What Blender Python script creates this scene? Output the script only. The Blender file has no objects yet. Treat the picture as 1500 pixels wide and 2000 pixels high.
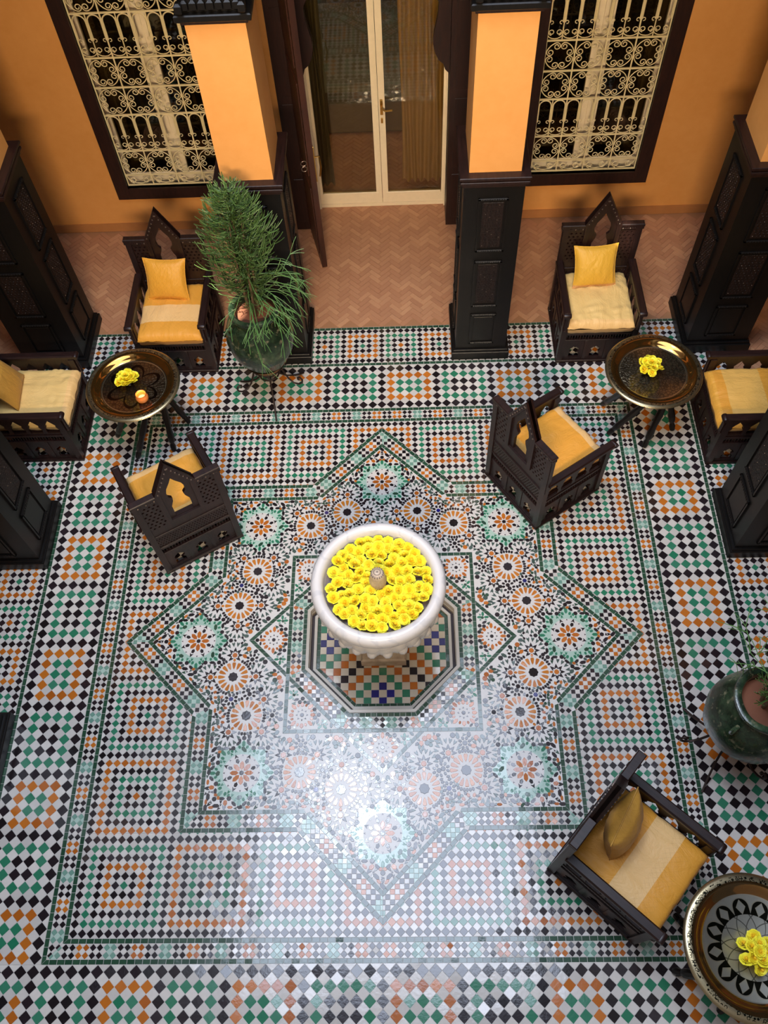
import bpy, bmesh, math, random
from math import sin, cos, pi, radians, sqrt, atan2, hypot
from mathutils import Vector, Matrix, noise
rnd = random.Random(7)
SC = bpy.context.scene
COL = SC.collection
# ------------------------------------------------------------------ camera
CAM_LOC = (0.2072, -2.1575, 5.3488); CAM_ROT = (0.53091, 0.03778, -0.00287); CAM_F = 1650.9
cd = bpy.data.cameras.new('camera'); cam = bpy.data.objects.new('camera', cd); COL.objects.link(cam)
cam.location = CAM_LOC; cam.rotation_euler = CAM_ROT
cd.sensor_fit = 'HORIZONTAL'; cd.sensor_width = 36; cd.lens = CAM_F / 1500 * 36; cd.clip_start = 0.05
SC.camera = cam
# ------------------------------------------------------------------ world and lights
W = bpy.data.worlds.new('world'); SC.world = W; W.use_nodes = True
bg = W.node_tree.nodes['Background']; bg.inputs[0].default_value = (0.55, 0.62, 0.8, 1); bg.inputs[1].default_value = 0.10
def area(name, loc, target, sx, sy, watts, col, spread=180):
    l = bpy.data.lights.new(name, 'AREA'); l.shape = 'RECTANGLE'; l.size = sx; l.size_y = sy
    l.energy = watts; l.color = col; l.spread = radians(spread)
    o = bpy.data.objects.new(name, l); COL.objects.link(o); o.location = loc
    d = Vector(target) - Vector(loc); o.rotation_euler = d.to_track_quat('-Z', 'Y').to_euler()
    return o
def spot(name, loc, target, watts, col, ang, blend=.3, r=.03):
    l = bpy.data.lights.new(name, 'SPOT'); l.energy = watts; l.color = col; l.spot_size = radians(ang); l.spot_blend = blend; l.shadow_soft_size = r
    o = bpy.data.objects.new(name, l); COL.objects.link(o); o.location = loc
    o.rotation_euler = (Vector(target) - Vector(loc)).to_track_quat('-Z', 'Y').to_euler(); return o
area('skylight', (-.25, 0.25, 7.95), (-.25, 0.25, 0), 4.2, 4.2, 510, (0.71, 0.80, 1.0))
area('skylight_bright', (-.76, 0.70, 7.90), (-.76, 0.70, 0), 0.9, 1.1, 95, (0.82, 0.91, 1.0))
area('gallery_lamp', (0, -3.9, 5.2), (0, 3.2, 1.9), 1.5, 0.5, 106, (1.0, 0.78, 0.53), 72)
spot('lantern_spot_pot', (-2.2, 0.6, 5.6), (-1.045, 2.13, 0.95), 6500, (1, .95, .8), 2.1)
spot('lantern_spot_chair', (0.4, 0.5, 5.5), (1.89, 2.92, 0.80), 4500, (1, .9, .72), 1.7)
SC.view_settings.view_transform = 'Standard'; SC.view_settings.look = 'None'
SC.view_settings.exposure = 0.0; SC.view_settings.gamma = 1.0; SC.view_settings.use_curve_mapping = False

# ------------------------------------------------------------------ materials
def lin(c):
    return tuple(((x/255)/12.92 if x/255 <= .04045 else (((x/255)+.055)/1.055)**2.4) for x in c) + (1,)
MATS = {}
def nodes(name):
    m = bpy.data.materials.new(name); m.use_nodes = True; nt = m.node_tree
    b = nt.nodes['Principled BSDF']; MATS[name] = m
    return m, nt, b
def N(nt, t, **k):
    n = nt.nodes.new(t)
    for a, v in k.items(): setattr(n, a, v)
    return n
def mix(nt, fac, a, b, mode='MIX'):
    n = nt.nodes.new('ShaderNodeMix'); n.data_type = 'RGBA'; n.blend_type = mode
    for s, v in ((n.inputs[0], fac), (n.inputs[6], a), (n.inputs[7], b)):
        if hasattr(v, 'is_linked'): nt.links.new(v, s)
        else: s.default_value = v
    return n.outputs[2]
def math_(nt, op, a, b=0.0):
    n = nt.nodes.new('ShaderNodeMath'); n.operation = op
    for s, v in ((n.inputs[0], a), (n.inputs[1], b)):
        if hasattr(v, 'is_linked'): nt.links.new(v, s)
        else: s.default_value = v
    return n.outputs[0]
def noise_tex(nt, scale, detail=3, rough=.5, coord='Object', vec=None):
    t = N(nt, 'ShaderNodeTexNoise'); t.inputs['Scale'].default_value = scale; t.inputs['Detail'].default_value = detail; t.inputs['Roughness'].default_value = rough
    if vec is None:
        c = N(nt, 'ShaderNodeTexCoord'); vec = c.outputs[coord]
    nt.links.new(vec, t.inputs['Vector']); return t
def ramp(nt, fac, stops, interp='LINEAR'):
    r = N(nt, 'ShaderNodeValToRGB'); r.color_ramp.interpolation = interp
    el = r.color_ramp.elements
    while len(el) > 1: el.remove(el[-1])
    el[0].position = stops[0][0]; el[0].color = stops[0][1]
    for p, c in stops[1:]:
        e = el.new(p); e.color = c
    nt.links.new(fac, r.inputs[0]); return r.outputs[0]
def bump(nt, b, h, strength=.3, dist=.01):
    n = N(nt, 'ShaderNodeBump'); n.inputs['Strength'].default_value = strength; n.inputs['Distance'].default_value = dist
    nt.links.new(h, n.inputs['Height']); nt.links.new(n.outputs[0], b.inputs['Normal']); return n
def tile_mat(name, c, c2=None, rough=.13, var=.22):
    m, nt, b = nodes(name)
    g = N(nt, 'ShaderNodeNewGeometry'); oi = N(nt, 'ShaderNodeObjectInfo')
    r = math_(nt, 'FRACT', math_(nt, 'ADD', g.outputs['Random Per Island'], oi.outputs['Random']))
    c2 = c2 or tuple(x*(1-var) for x in c)
    base = mix(nt, r, lin(c), lin(c2))
    n = noise_tex(nt, 26, 4, .6, vec=g.outputs['Position'])
    base = mix(nt, math_(nt, 'MULTIPLY', n.outputs[0], .35), base, lin(tuple(x*.72 for x in c)), 'MIX')
    nt.links.new(base, b.inputs['Base Color']); b.inputs['Roughness'].default_value = rough
    b.inputs['IOR'].default_value = 1.64
    n2 = noise_tex(nt, 55, 2, .5, vec=g.outputs['Position'])
    bump(nt, b, n2.outputs[0], .22, .0012)
    return m
tile_mat('tile_white', (222, 215, 205), (196, 190, 182))
tile_mat('tile_black', (30, 25, 26), (46, 36, 40))
tile_mat('tile_orange', (198, 114, 38), (168, 88, 28))
tile_mat('tile_green', (38, 118, 84), (66, 130, 102))
tile_mat('tile_pale', (184, 208, 192), (166, 194, 178))
tile_mat('tile_sage', (122, 160, 142), (104, 146, 130))
tile_mat('tile_border', (34, 66, 48), (52, 84, 62))
tile_mat('tile_slate', (62, 82, 74), (84, 98, 90))
tile_mat('tile_navy', (30, 28, 120), (44, 44, 96))
tile_mat('tile_amber', (204, 126, 42), (182, 104, 34))
tile_mat('tile_bed', (214, 208, 200), (206, 200, 192), .35)
tile_mat('tile_kerb', (196, 188, 172), (180, 170, 152), .35)
tile_mat('tile_ivory', (216, 206, 186), (200, 186, 160))
def brick_mat(name, c, c2):
    m, nt, b = nodes(name)
    g = N(nt, 'ShaderNodeNewGeometry'); oi = N(nt, 'ShaderNodeObjectInfo')
    r = math_(nt, 'FRACT', math_(nt, 'ADD', g.outputs['Random Per Island'], oi.outputs['Random']))
    r = math_(nt, 'POWER', r, 2.2)
    base = mix(nt, r, lin(c), lin(c2))
    n = noise_tex(nt, 1.7, 5, .6, vec=g.outputs['Position'])
    base = mix(nt, math_(nt, 'MULTIPLY', n.outputs[0], .55), base, lin(tuple(x*.8 for x in c)))
    nt.links.new(base, b.inputs['Base Color']); b.inputs['Roughness'].default_value = .55
    n2 = noise_tex(nt, 60, 3, .5, vec=g.outputs['Position']); bump(nt, b, n2.outputs[0], .2, .002)
brick_mat('brick', (176, 124, 90), (200, 150, 110))
brick_mat('brick_bed', (164, 118, 82), (168, 120, 84))
def plaster(name, c, c2):
    m, nt, b = nodes(name)
    n = noise_tex(nt, 1.3, 6, .6, 'Object'); n3 = noise_tex(nt, 14, 4, .6, 'Object')
    f = math_(nt, 'ADD', math_(nt, 'MULTIPLY', n.outputs[0], .7), math_(nt, 'MULTIPLY', n3.outputs[0], .3))
    nt.links.new(ramp(nt, f, [(.35, lin(c2)), (.65, lin(c))]), b.inputs['Base Color'])
    b.inputs['Roughness'].default_value = .62
    n2 = noise_tex(nt, 40, 5, .6, 'Object'); bump(nt, b, n2.outputs[0], .12, .004)
plaster('plaster_orange', (216, 152, 82), (206, 140, 68))
plaster('plaster_cream', (206, 190, 168), (196, 180, 158))
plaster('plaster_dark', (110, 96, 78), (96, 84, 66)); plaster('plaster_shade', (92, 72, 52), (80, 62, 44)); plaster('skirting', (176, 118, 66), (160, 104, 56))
def wood(name, c, c2, rough=.38, stretch=(30, 4, 4), spec=.45):
    m, nt, b = nodes(name); b.inputs['Specular IOR Level'].default_value = spec
    tc = N(nt, 'ShaderNodeTexCoord'); mp = N(nt, 'ShaderNodeMapping'); mp.inputs['Scale'].default_value = stretch
    nt.links.new(tc.outputs['Object'], mp.inputs[0])
    n = noise_tex(nt, 2.2, 6, .65, vec=mp.outputs[0])
    nt.links.new(ramp(nt, n.outputs[0], [(.35, lin(c)), (.65, lin(c2))]), b.inputs['Base Color'])
    b.inputs['Roughness'].default_value = rough
    bump(nt, b, n.outputs[0], .15, .003)
    return m, nt, b
wood('wood_dark', (22, 11, 10), (40, 22, 19), .4, spec=.4)
wood('wood_black', (9, 8, 7), (16, 12, 10), .42, spec=.3)
wood('wood_table', (12, 9, 8), (24, 17, 15), .38, spec=.4)
wood('wood_door', (42, 20, 13), (68, 35, 23), .4, (4, 4, 1))
wood('wood_frame', (28, 12, 9), (46, 22, 15), .45)
m, nt, b = wood('wood_carved', (15, 9, 8), (32, 20, 16), .48, spec=.3)
vo = N(nt, 'ShaderNodeTexVoronoi'); vo.inputs['Scale'].default_value = 75
tc = N(nt, 'ShaderNodeTexCoord'); nt.links.new(tc.outputs['Object'], vo.inputs['Vector']); bump(nt, b, vo.outputs['Distance'], .5, .005)
def plain(name, c, rough=.5, metal=0, emis=None, es=0, **k):
    m, nt, b = nodes(name); b.inputs['Base Color'].default_value = lin(c); b.inputs['Roughness'].default_value = rough; b.inputs['Metallic'].default_value = metal
    if emis: b.inputs['Emission Color'].default_value = lin(emis); b.inputs['Emission Strength'].default_value = es
    n = noise_tex(nt, 30, 3); 
    base = mix(nt, math_(nt, 'MULTIPLY', n.outputs[0], .3), lin(c), lin(tuple(x*.8 for x in c))); nt.links.new(base, b.inputs['Base Color'])
    for kk, v in k.items(): b.inputs[kk].default_value = v
    return m, nt, b
plain('iron_cream', (226, 208, 160), .5); plain('paint_white', (232, 214, 180), .4)
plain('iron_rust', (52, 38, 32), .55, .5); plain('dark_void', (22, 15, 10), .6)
plain('brass', (196, 150, 70), .3, 1.0); plain('nail', (120, 104, 92), .4, .6)
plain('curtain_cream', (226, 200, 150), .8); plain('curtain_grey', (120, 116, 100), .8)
plain('soil', (118, 72, 50), .9); plain('stem_green', (74, 108, 58), .5); plain('stem_light', (84, 126, 68), .5); plain('trunk', (98, 78, 56), .8)
m, nt, b = plain('plant', (70, 100, 46), .5)
g = N(nt, 'ShaderNodeNewGeometry'); nt.links.new(ramp(nt, g.outputs['Random Per Island'], [(0, lin((44, 66, 26))), (.6, lin((64, 94, 40))), (1, lin((104, 130, 70)))]), b.inputs['Base Color'])
# marble
m, nt, b = nodes('marble'); n = noise_tex(nt, 3.5, 8, .6); w = N(nt, 'ShaderNodeTexWave'); w.inputs['Scale'].default_value = 2.2; w.inputs['Distortion'].default_value = 14; w.inputs['Detail'].default_value = 4; w.inputs['Detail Scale'].default_value = 1.6
tc = N(nt, 'ShaderNodeTexCoord'); nt.links.new(tc.outputs['Object'], w.inputs[0])
nt.links.new(mix(nt, math_(nt, 'MULTIPLY', ramp(nt, w.outputs[0], [(0, (1, 1, 1, 1)), (.18, (0, 0, 0, 1))]), .45), mix(nt, n.outputs[0], lin((216, 213, 210)), lin((196, 195, 196))), lin((176, 178, 184))), b.inputs['Base Color'])
b.inputs['Roughness'].default_value = .22
m, nt, b = nodes('stone_worn'); n = noise_tex(nt, 9, 6, .6)
nt.links.new(ramp(nt, n.outputs[0], [(.35, lin((150, 132, 114))), (.65, lin((196, 180, 160)))]), b.inputs['Base Color']); b.inputs['Roughness'].default_value = .45
plain('stone_grey', (110, 98, 92), .6)
# pot glaze
m, nt, b = nodes('glaze'); n = noise_tex(nt, 5, 7, .65); n2 = noise_tex(nt, 22, 4, .6)
nt.links.new(mix(nt, ramp(nt, n2.outputs[0], [(.58, (0, 0, 0, 1)), (.72, (.6, .6, .6, 1))]), ramp(nt, n.outputs[0], [(.36, lin((16, 22, 15))), (.5, lin((28, 42, 29))), (.62, lin((52, 70, 48))), (.74, lin((122, 120, 90)))]), lin((140, 132, 104))), b.inputs['Base Color'])
b.inputs['Roughness'].default_value = .2; bump(nt, b, n2.outputs[0], .25, .01)
plain('terracotta', (150, 100, 62), .7)
# satin fabrics with woven stripes along local y
def satin(name, stops, latt=(0, 0), rough=.52, cre=(214, 160, 72)):
    m, nt, b = nodes(name)
    tc = N(nt, 'ShaderNodeTexCoord'); sp = N(nt, 'ShaderNodeSeparateXYZ'); nt.links.new(tc.outputs['Object'], sp.inputs[0])
    yy = math_(nt, 'ADD', math_(nt, 'MULTIPLY', sp.outputs[1], 1.6), .5)
    base = ramp(nt, yy, [(p, lin(c)) for p, c in stops], 'CONSTANT')
    # woven lattice lines inside the band latt
    k = 95
    a = math_(nt, 'ABSOLUTE', math_(nt, 'SINE', math_(nt, 'MULTIPLY', math_(nt, 'ADD', sp.outputs[0], sp.outputs[1]), k)))
    c = math_(nt, 'ABSOLUTE', math_(nt, 'SINE', math_(nt, 'MULTIPLY', math_(nt, 'SUBTRACT', sp.outputs[0], sp.outputs[1]), k)))
    ln = math_(nt, 'LESS_THAN', math_(nt, 'MINIMUM', a, c), .10)
    band = math_(nt, 'MULTIPLY', math_(nt, 'GREATER_THAN', yy, latt[0]), math_(nt, 'LESS_THAN', yy, latt[1]))
    base = mix(nt, math_(nt, 'MULTIPLY', math_(nt, 'MULTIPLY', ln, band), .22), base, lin((132, 84, 24)))
    mp = N(nt, 'ShaderNodeMapping'); mp.inputs['Scale'].default_value = (22, 3.2, 3.2); nt.links.new(tc.outputs['Object'], mp.inputs[0])
    n = noise_tex(nt, 1, 4, .55, vec=mp.outputs[0])
    base = mix(nt, math_(nt, 'MULTIPLY', n.outputs[0], .3), base, lin(cre))
    nt.links.new(base, b.inputs['Base Color']); b.inputs['Roughness'].default_value = rough
    b.inputs['Sheen Weight'].default_value = .06
    b.inputs['Specular IOR Level'].default_value = .35
    wr = noise_tex(nt, 1, 5, .6, vec=mp.outputs[0]); mp2 = N(nt, 'ShaderNodeMapping'); mp2.inputs['Scale'].default_value = (9, 5, 5); nt.links.new(tc.outputs['Object'], mp2.inputs[0]); w2 = noise_tex(nt, 1.3, 5, .6, vec=mp2.outputs[0]); w2.inputs['Distortion'].default_value = 1.2
    bump(nt, b, math_(nt, 'ADD', math_(nt, 'MULTIPLY', n.outputs[0], .5), w2.outputs[0]), .55, .018)
GO, PA, LI = (216, 148, 48), (226, 184, 124), (230, 188, 124)
satin('satin_seat_striped', [(0, GO), (.28, PA), (.56, GO)], (.16, .36))
satin('satin_seat_pale', [(0, LI), (.12, (224, 190, 122))], (.5, .58))
satin('satin_seat_gold', [(0, PA), (.15, (218, 150, 50)), (.74, (220, 172, 92))], (.6, .95))
satin('satin_seat_side', [(0, (222, 160, 58)), (.1, GO), (.2, (220, 172, 88)), (.62, GO)], (.5, .9))
satin('satin_pillow', [(0, (206, 150, 96)), (.28, (218, 166, 50))], (.1, .5), .48)
satin('satin_pillow_gold', [(0, (214, 150, 44))], (.2, .8), .46)
satin('satin_pillow_dull', [(0, (176, 126, 48)), (.6, (190, 140, 56))], (.1, .9), .5)
# rose
m, nt, b = nodes('rose_yellow'); tc = N(nt, 'ShaderNodeTexCoord'); sp = N(nt, 'ShaderNodeSeparateXYZ'); nt.links.new(tc.outputs['Object'], sp.inputs[0])
rr = math_(nt, 'SQRT', math_(nt, 'ADD', math_(nt, 'POWER', sp.outputs[0], 2), math_(nt, 'POWER', sp.outputs[1], 2)))
oi = N(nt, 'ShaderNodeObjectInfo')
outer = mix(nt, oi.outputs['Random'], lin((255, 244, 70)), lin((255, 234, 50)))
f = ramp(nt, math_(nt, 'MULTIPLY', rr, 30), [(.05, (1, 1, 1, 1)), (.42, (0, 0, 0, 1))])
nt.links.new(mix(nt, math_(nt, 'MULTIPLY', f, .8), outer, lin((248, 176, 10))), b.inputs['Base Color']); b.inputs['Roughness'].default_value = .55
b.inputs['Subsurface Weight'].default_value = .45; b.inputs['Subsurface Radius'].default_value = (.01, .008, .002); b.inputs['Subsurface Scale'].default_value = .5
plain('leaf_green', (66, 96, 40), .5)
# glass
def glass(name, tint, rough=.02, trans=.85):
    m = bpy.data.materials.new(name); m.use_nodes = True; nt = m.node_tree; nt.nodes.clear(); MATS[name] = m
    o = N(nt, 'ShaderNodeOutputMaterial'); t = N(nt, 'ShaderNodeBsdfTransparent'); t.inputs[0].default_value = lin(tint)
    g = N(nt, 'ShaderNodeBsdfGlossy'); g.inputs['Roughness'].default_value = rough
    fr = N(nt, 'ShaderNodeFresnel'); fr.inputs[0].default_value = 1.5; mx = N(nt, 'ShaderNodeMixShader')
    nt.links.new(fr.outputs[0], mx.inputs[0]); nt.links.new(t.outputs[0], mx.inputs[1]); nt.links.new(g.outputs[0], mx.inputs[2]); nt.links.new(mx.outputs[0], o.inputs[0])
glass('glass', (215, 208, 190)); glass('glass_amber', (240, 170, 90)); glass('glass_clear', (225, 235, 225))
m, nt, b = plain('candle_glass', (226, 150, 80), .25, 0, (255, 150, 50), .06); b.inputs['Transmission Weight'].default_value = .3
# engraved trays
def tray_mat(name, base, dark, nlob, kind):
    cr = .30 if kind == 'medallion' else .14
    m, nt, b = nodes(name)
    tc = N(nt, 'ShaderNodeTexCoord'); sp = N(nt, 'ShaderNodeSeparateXYZ'); nt.links.new(tc.outputs['Object'], sp.inputs[0])
    x, y = sp.outputs[0], sp.outputs[1]
    r = math_(nt, 'SQRT', math_(nt, 'ADD', math_(nt, 'POWER', x, 2), math_(nt, 'POWER', y, 2)))
    a = math_(nt, 'ARCTAN2', y, x)
    def between(v, lo, hi): return math_(nt, 'MULTIPLY', math_(nt, 'GREATER_THAN', v, lo), math_(nt, 'LESS_THAN', v, hi))
    if kind == 'medallion':
        # ring of pointed arch medallions: fold the angle, then draw arch outlines
        seg = 2*pi/nlob
        fa = math_(nt, 'SUBTRACT', math_(nt, 'MODULO', math_(nt, 'ADD', a, 4*pi+seg*.5), seg), seg/2)
        lx = math_(nt, 'MULTIPLY', math_(nt, 'SINE', fa), r); ly = math_(nt, 'SUBTRACT', math_(nt, 'MULTIPLY', math_(nt, 'COSINE', fa), r), .185)
        d = math_(nt, 'SQRT', math_(nt, 'ADD', math_(nt, 'POWER', lx, 2), math_(nt, 'POWER', math_(nt, 'MAXIMUM', ly, 0.0), 2)))
        leaf = math_(nt, 'LESS_THAN', math_(nt, 'ADD', math_(nt, 'ABSOLUTE', lx), math_(nt, 'MULTIPLY', math_(nt, 'ABSOLUTE', ly), .7)), .025)
        dark_r = math_(nt, 'MULTIPLY', math_(nt, 'MULTIPLY', math_(nt, 'LESS_THAN', d, .040), math_(nt, 'GREATER_THAN', r, .150)), math_(nt, 'SUBTRACT', 1.0, leaf)); 
        l1 = math_(nt, 'MULTIPLY', between(d, .041, .0445), math_(nt, 'GREATER_THAN', r, .115)); 
        star = math_(nt, 'ADD', math_(nt, 'ABSOLUTE', lx), math_(nt, 'ABSOLUTE', ly))
        l2 = between(math_(nt, 'ADD', math_(nt, 'ABSOLUTE', lx), math_(nt, 'MULTIPLY', math_(nt, 'ABSOLUTE', ly), .7)), .0225, .025)
        w1 = between(math_(nt, 'ABSOLUTE', math_(nt, 'SINE', math_(nt, 'ADD', math_(nt, 'MULTIPLY', r, 34), math_(nt, 'MULTIPLY', a, nlob/2)))), 0, .14)
        w2 = between(math_(nt, 'ABSOLUTE', math_(nt, 'SINE', math_(nt, 'SUBTRACT', math_(nt, 'MULTIPLY', r, 34), math_(nt, 'MULTIPLY', a, nlob/2)))), 0, .14)
        inn = math_(nt, 'LESS_THAN', r, .16)
        wv = math_(nt, 'MULTIPLY', math_(nt, 'MAXIMUM', w1, w2), inn)
        dk = math_(nt, 'MULTIPLY', math_(nt, 'MAXIMUM', dark_r, math_(nt, 'MULTIPLY', wv, .7)), math_(nt, 'LESS_THAN', r, .235))
        li = math_(nt, 'MULTIPLY', math_(nt, 'MAXIMUM', l1, l2), math_(nt, 'LESS_THAN', r, .235))
    else:
        vo = N(nt, 'ShaderNodeTexVoronoi'); vo.feature = 'DISTANCE_TO_EDGE'; vo.inputs['Scale'].default_value = 46 if kind == 'cells' else 40; vo.inputs['Randomness'].default_value = .75
        nt.links.new(tc.outputs['Object'], vo.inputs['Vector'])
        dk = math_(nt, 'MULTIPLY', math_(nt, 'MULTIPLY', math_(nt, 'LESS_THAN', vo.outputs['Distance'], .09), math_(nt, 'LESS_THAN', r, .235)), .6)
        if kind == 'star':
            s = math_(nt, 'ABSOLUTE', math_(nt, 'SINE', math_(nt, 'MULTIPLY', a, 3)))
            dk = math_(nt, 'MAXIMUM', dk, between(math_(nt, 'SUBTRACT', r, math_(nt, 'MULTIPLY', s, .09)), .09, .115))
        li = between(r, .232, .238)
    # scroll on the rim
    rim = between(r, .302, .325)
    wv = N(nt, 'ShaderNodeTexVoronoi'); wv.inputs['Scale'].default_value = 60; nt.links.new(tc.outputs['Object'], wv.inputs['Vector'])
    rimd = math_(nt, 'MULTIPLY', rim, between(wv.outputs['Distance'], .32, .5))
    dk = math_(nt, 'MAXIMUM', dk, rimd)
    n = noise_tex(nt, 12, 5, .6)
    rl = ramp(nt, math_(nt, 'MULTIPLY', r, 2.9), [(0, lin(base)), (.69, lin(base)), (.71, lin((158, 112, 50))), (.86, lin((158, 112, 50))), (.88, lin((176, 160, 122)))], 'CONSTANT')
    c1 = mix(nt, math_(nt, 'MULTIPLY', n.outputs[0], .5), rl, lin(tuple(v*.55 for v in base)))
    c2 = mix(nt, dk, c1, lin(dark)); c3 = mix(nt, math_(nt, 'MULTIPLY', li, .8), c2, lin((190, 180, 150)))
    nt.links.new(c3, b.inputs['Base Color']); b.inputs['Metallic'].default_value = .92
    rg = ramp(nt, math_(nt, 'MULTIPLY', r, 2.9), [(0, (cr,)*3+(1,)), (.69, (cr,)*3+(1,)), (.71, (.08,)*3+(1,)), (.86, (.08,)*3+(1,)), (.88, (.27,)*3+(1,))], 'CONSTANT')
    nt.links.new(rg, b.inputs['Roughness'])
    bump(nt, b, dk, .5, -.002)
tray_mat('tray_left', (128, 108, 84), (52, 38, 28), 8, 'star')
tray_mat('tray_right', (146, 134, 112), (60, 50, 40), 8, 'cells')
tray_mat('tray_front', (214, 212, 196), (26, 26, 18), 12, 'medallion')
M_ = MATS

# ------------------------------------------------------------------ mesh helpers
class MB:
    def __init__(s): s.v = []; s.f = []; s.m = []; s.mats = []
    def mi(s, m):
        if m not in s.mats: s.mats.append(m)
        return s.mats.index(m)
    def add(s, vs, fs, mat, M=None):
        k = len(s.v); i = s.mi(mat)
        for v in vs:
            v = Vector(v)
            s.v.append(tuple(M @ v) if M is not None else tuple(v))
        for f in fs: s.f.append(tuple(k + a for a in f)); s.m.append(i)
    def box(s, x0, x1, y0, y1, z0, z1, mat, M=None, bev=0):
        if bev:
            b = bev; P = []
            for (z, ins) in ((z0, b), (z0+b, 0), (z1-b, 0), (z1, b)):
                P += [(x0+ins, y0+ins, z), (x1-ins, y0+ins, z), (x1-ins, y1-ins, z), (x0+ins, y1-ins, z)]
            F = [(3, 2, 1, 0), (12, 13, 14, 15)]
            for l in range(3):
                for q in range(4): F.append((l*4+q, l*4+(q+1) % 4, l*4+4+(q+1) % 4, l*4+4+q))
            s.add(P, F, mat, M); return
        P = [(x, y, z) for z in (z0, z1) for (x, y) in ((x0, y0), (x1, y0), (x1, y1), (x0, y1))]
        s.add(P, [(3, 2, 1, 0), (4, 5, 6, 7), (0, 1, 5, 4), (1, 2, 6, 5), (2, 3, 7, 6), (3, 0, 4, 7)], mat, M)
    def lathe(s, prof, n, mat, M=None, cap0=False, cap1=False, wob=None):
        P = []
        for (r, z) in prof:
            for k in range(n):
                a = 2*pi*k/n; rr = r*(wob(a, z) if wob else 1); P.append((rr*cos(a), rr*sin(a), z))
        F = []
        for j in range(len(prof)-1):
            for k in range(n): F.append((j*n+k, j*n+(k+1) % n, (j+1)*n+(k+1) % n, (j+1)*n+k))
        if cap0: F.append(tuple(reversed(range(n))))
        if cap1: F.append(tuple((len(prof)-1)*n+k for k in range(n)))
        s.add(P, F, mat, M)
    def tube(s, pts, r, mat, n=6, M=None, r1=None, closed=False):
        pts = [Vector(p) for p in pts]; P = []; L = len(pts)
        up = None
        for i, p in enumerate(pts):
            d = (pts[(i+1) % L] - pts[i-1]) if closed else (pts[min(i+1, L-1)] - pts[max(i-1, 0)])
            if d.length < 1e-9: d = Vector((0, 0, 1))
            d.normalize()
            if up is None: up = Vector((0, 0, 1)) if abs(d.z) < .9 else Vector((1, 0, 0))
            a = up - d*up.dot(d)
            if a.length < 1e-6: a = Vector((1, 0, 0)) - d*d.x
            a.normalize(); up = a; b = d.cross(a)
            rr = r if r1 is None else r + (r1-r)*i/(L-1)
            for k in range(n): t = 2*pi*k/n; P.append(p + a*rr*cos(t) + b*rr*sin(t))
        F = []
        for i in range(L if closed else L-1):
            j = (i+1) % L
            for k in range(n): F.append((i*n+k, i*n+(k+1) % n, j*n+(k+1) % n, j*n+k))
        if not closed: F += [tuple(reversed(range(n))), tuple((L-1)*n+k for k in range(n))]
        s.add(P, F, mat, M)
    def mesh(s, name, smooth=None):
        me = bpy.data.meshes.new(name); me.from_pydata(s.v, [], s.f)
        for m in s.mats: me.materials.append(M_[m])
        me.polygons.foreach_set('material_index', s.m)
        if smooth is not None:
            me.polygons.foreach_set('use_smooth', [True]*len(s.f)); me.update()
            if smooth < 180: me.set_sharp_from_angle(angle=radians(smooth))
        me.update(); return me
    def build(s, name, parent=None, loc=(0, 0, 0), rot=(0, 0, 0), smooth=None):
        return link(name, s.mesh(name, smooth), parent, loc, rot)
def link(name, me, parent=None, loc=(0, 0, 0), rot=(0, 0, 0)):
    o = bpy.data.objects.new(name, me); COL.objects.link(o); o.location = loc; o.rotation_euler = rot
    if parent: o.parent = parent
    return o
def thing(name, label, cat, loc=(0, 0, 0), rz=0, group=None):
    o = bpy.data.objects.new(name, None); COL.objects.link(o); o.location = loc; o.rotation_euler = (0, 0, rz); o.empty_display_size = .1
    return tag(o, label, cat, group)
def tag(o, label, cat, group=None):
    o['label'] = label; o['category'] = cat
    if group: o['group'] = group
    return o
def struct(o, label=None, cat=None):
    o['kind'] = 'structure'
    if label: o['label'] = label
    if cat: o['category'] = cat
    return o
def sgroup(name, label, cat='wall', loc=(0, 0, 0)):
    return struct(thing(name, label, cat, loc))
def copy_tree(o, parent=None):
    c = o.copy(); COL.objects.link(c); c.parent = parent
    for ch in list(o.children): copy_tree(ch, c)
    return c
def plate(outlines, th, bevel=0.0, res=3):
    """filled 2D outline with holes, extruded to thickness th; lies in local XY, centred on z=0"""
    cu = bpy.data.curves.new('plate', 'CURVE'); cu.dimensions = '2D'; cu.fill_mode = 'BOTH'; cu.extrude = th/2 - bevel; cu.bevel_depth = bevel; cu.bevel_resolution = 0
    for ol in outlines:
        sp = cu.splines.new('POLY'); sp.points.add(len(ol)-1)
        for i, (x, y) in enumerate(ol): sp.points[i].co = (x, y, 0, 1)
        sp.use_cyclic_u = True
    ob = bpy.data.objects.new('tmp', cu); me = bpy.data.meshes.new_from_object(ob)
    vs = [tuple(v.co) for v in me.vertices]; fs = [tuple(p.vertices) for p in me.polygons]
    bpy.data.objects.remove(ob); bpy.data.curves.remove(cu); bpy.data.meshes.remove(me)
    return vs, fs

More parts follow.
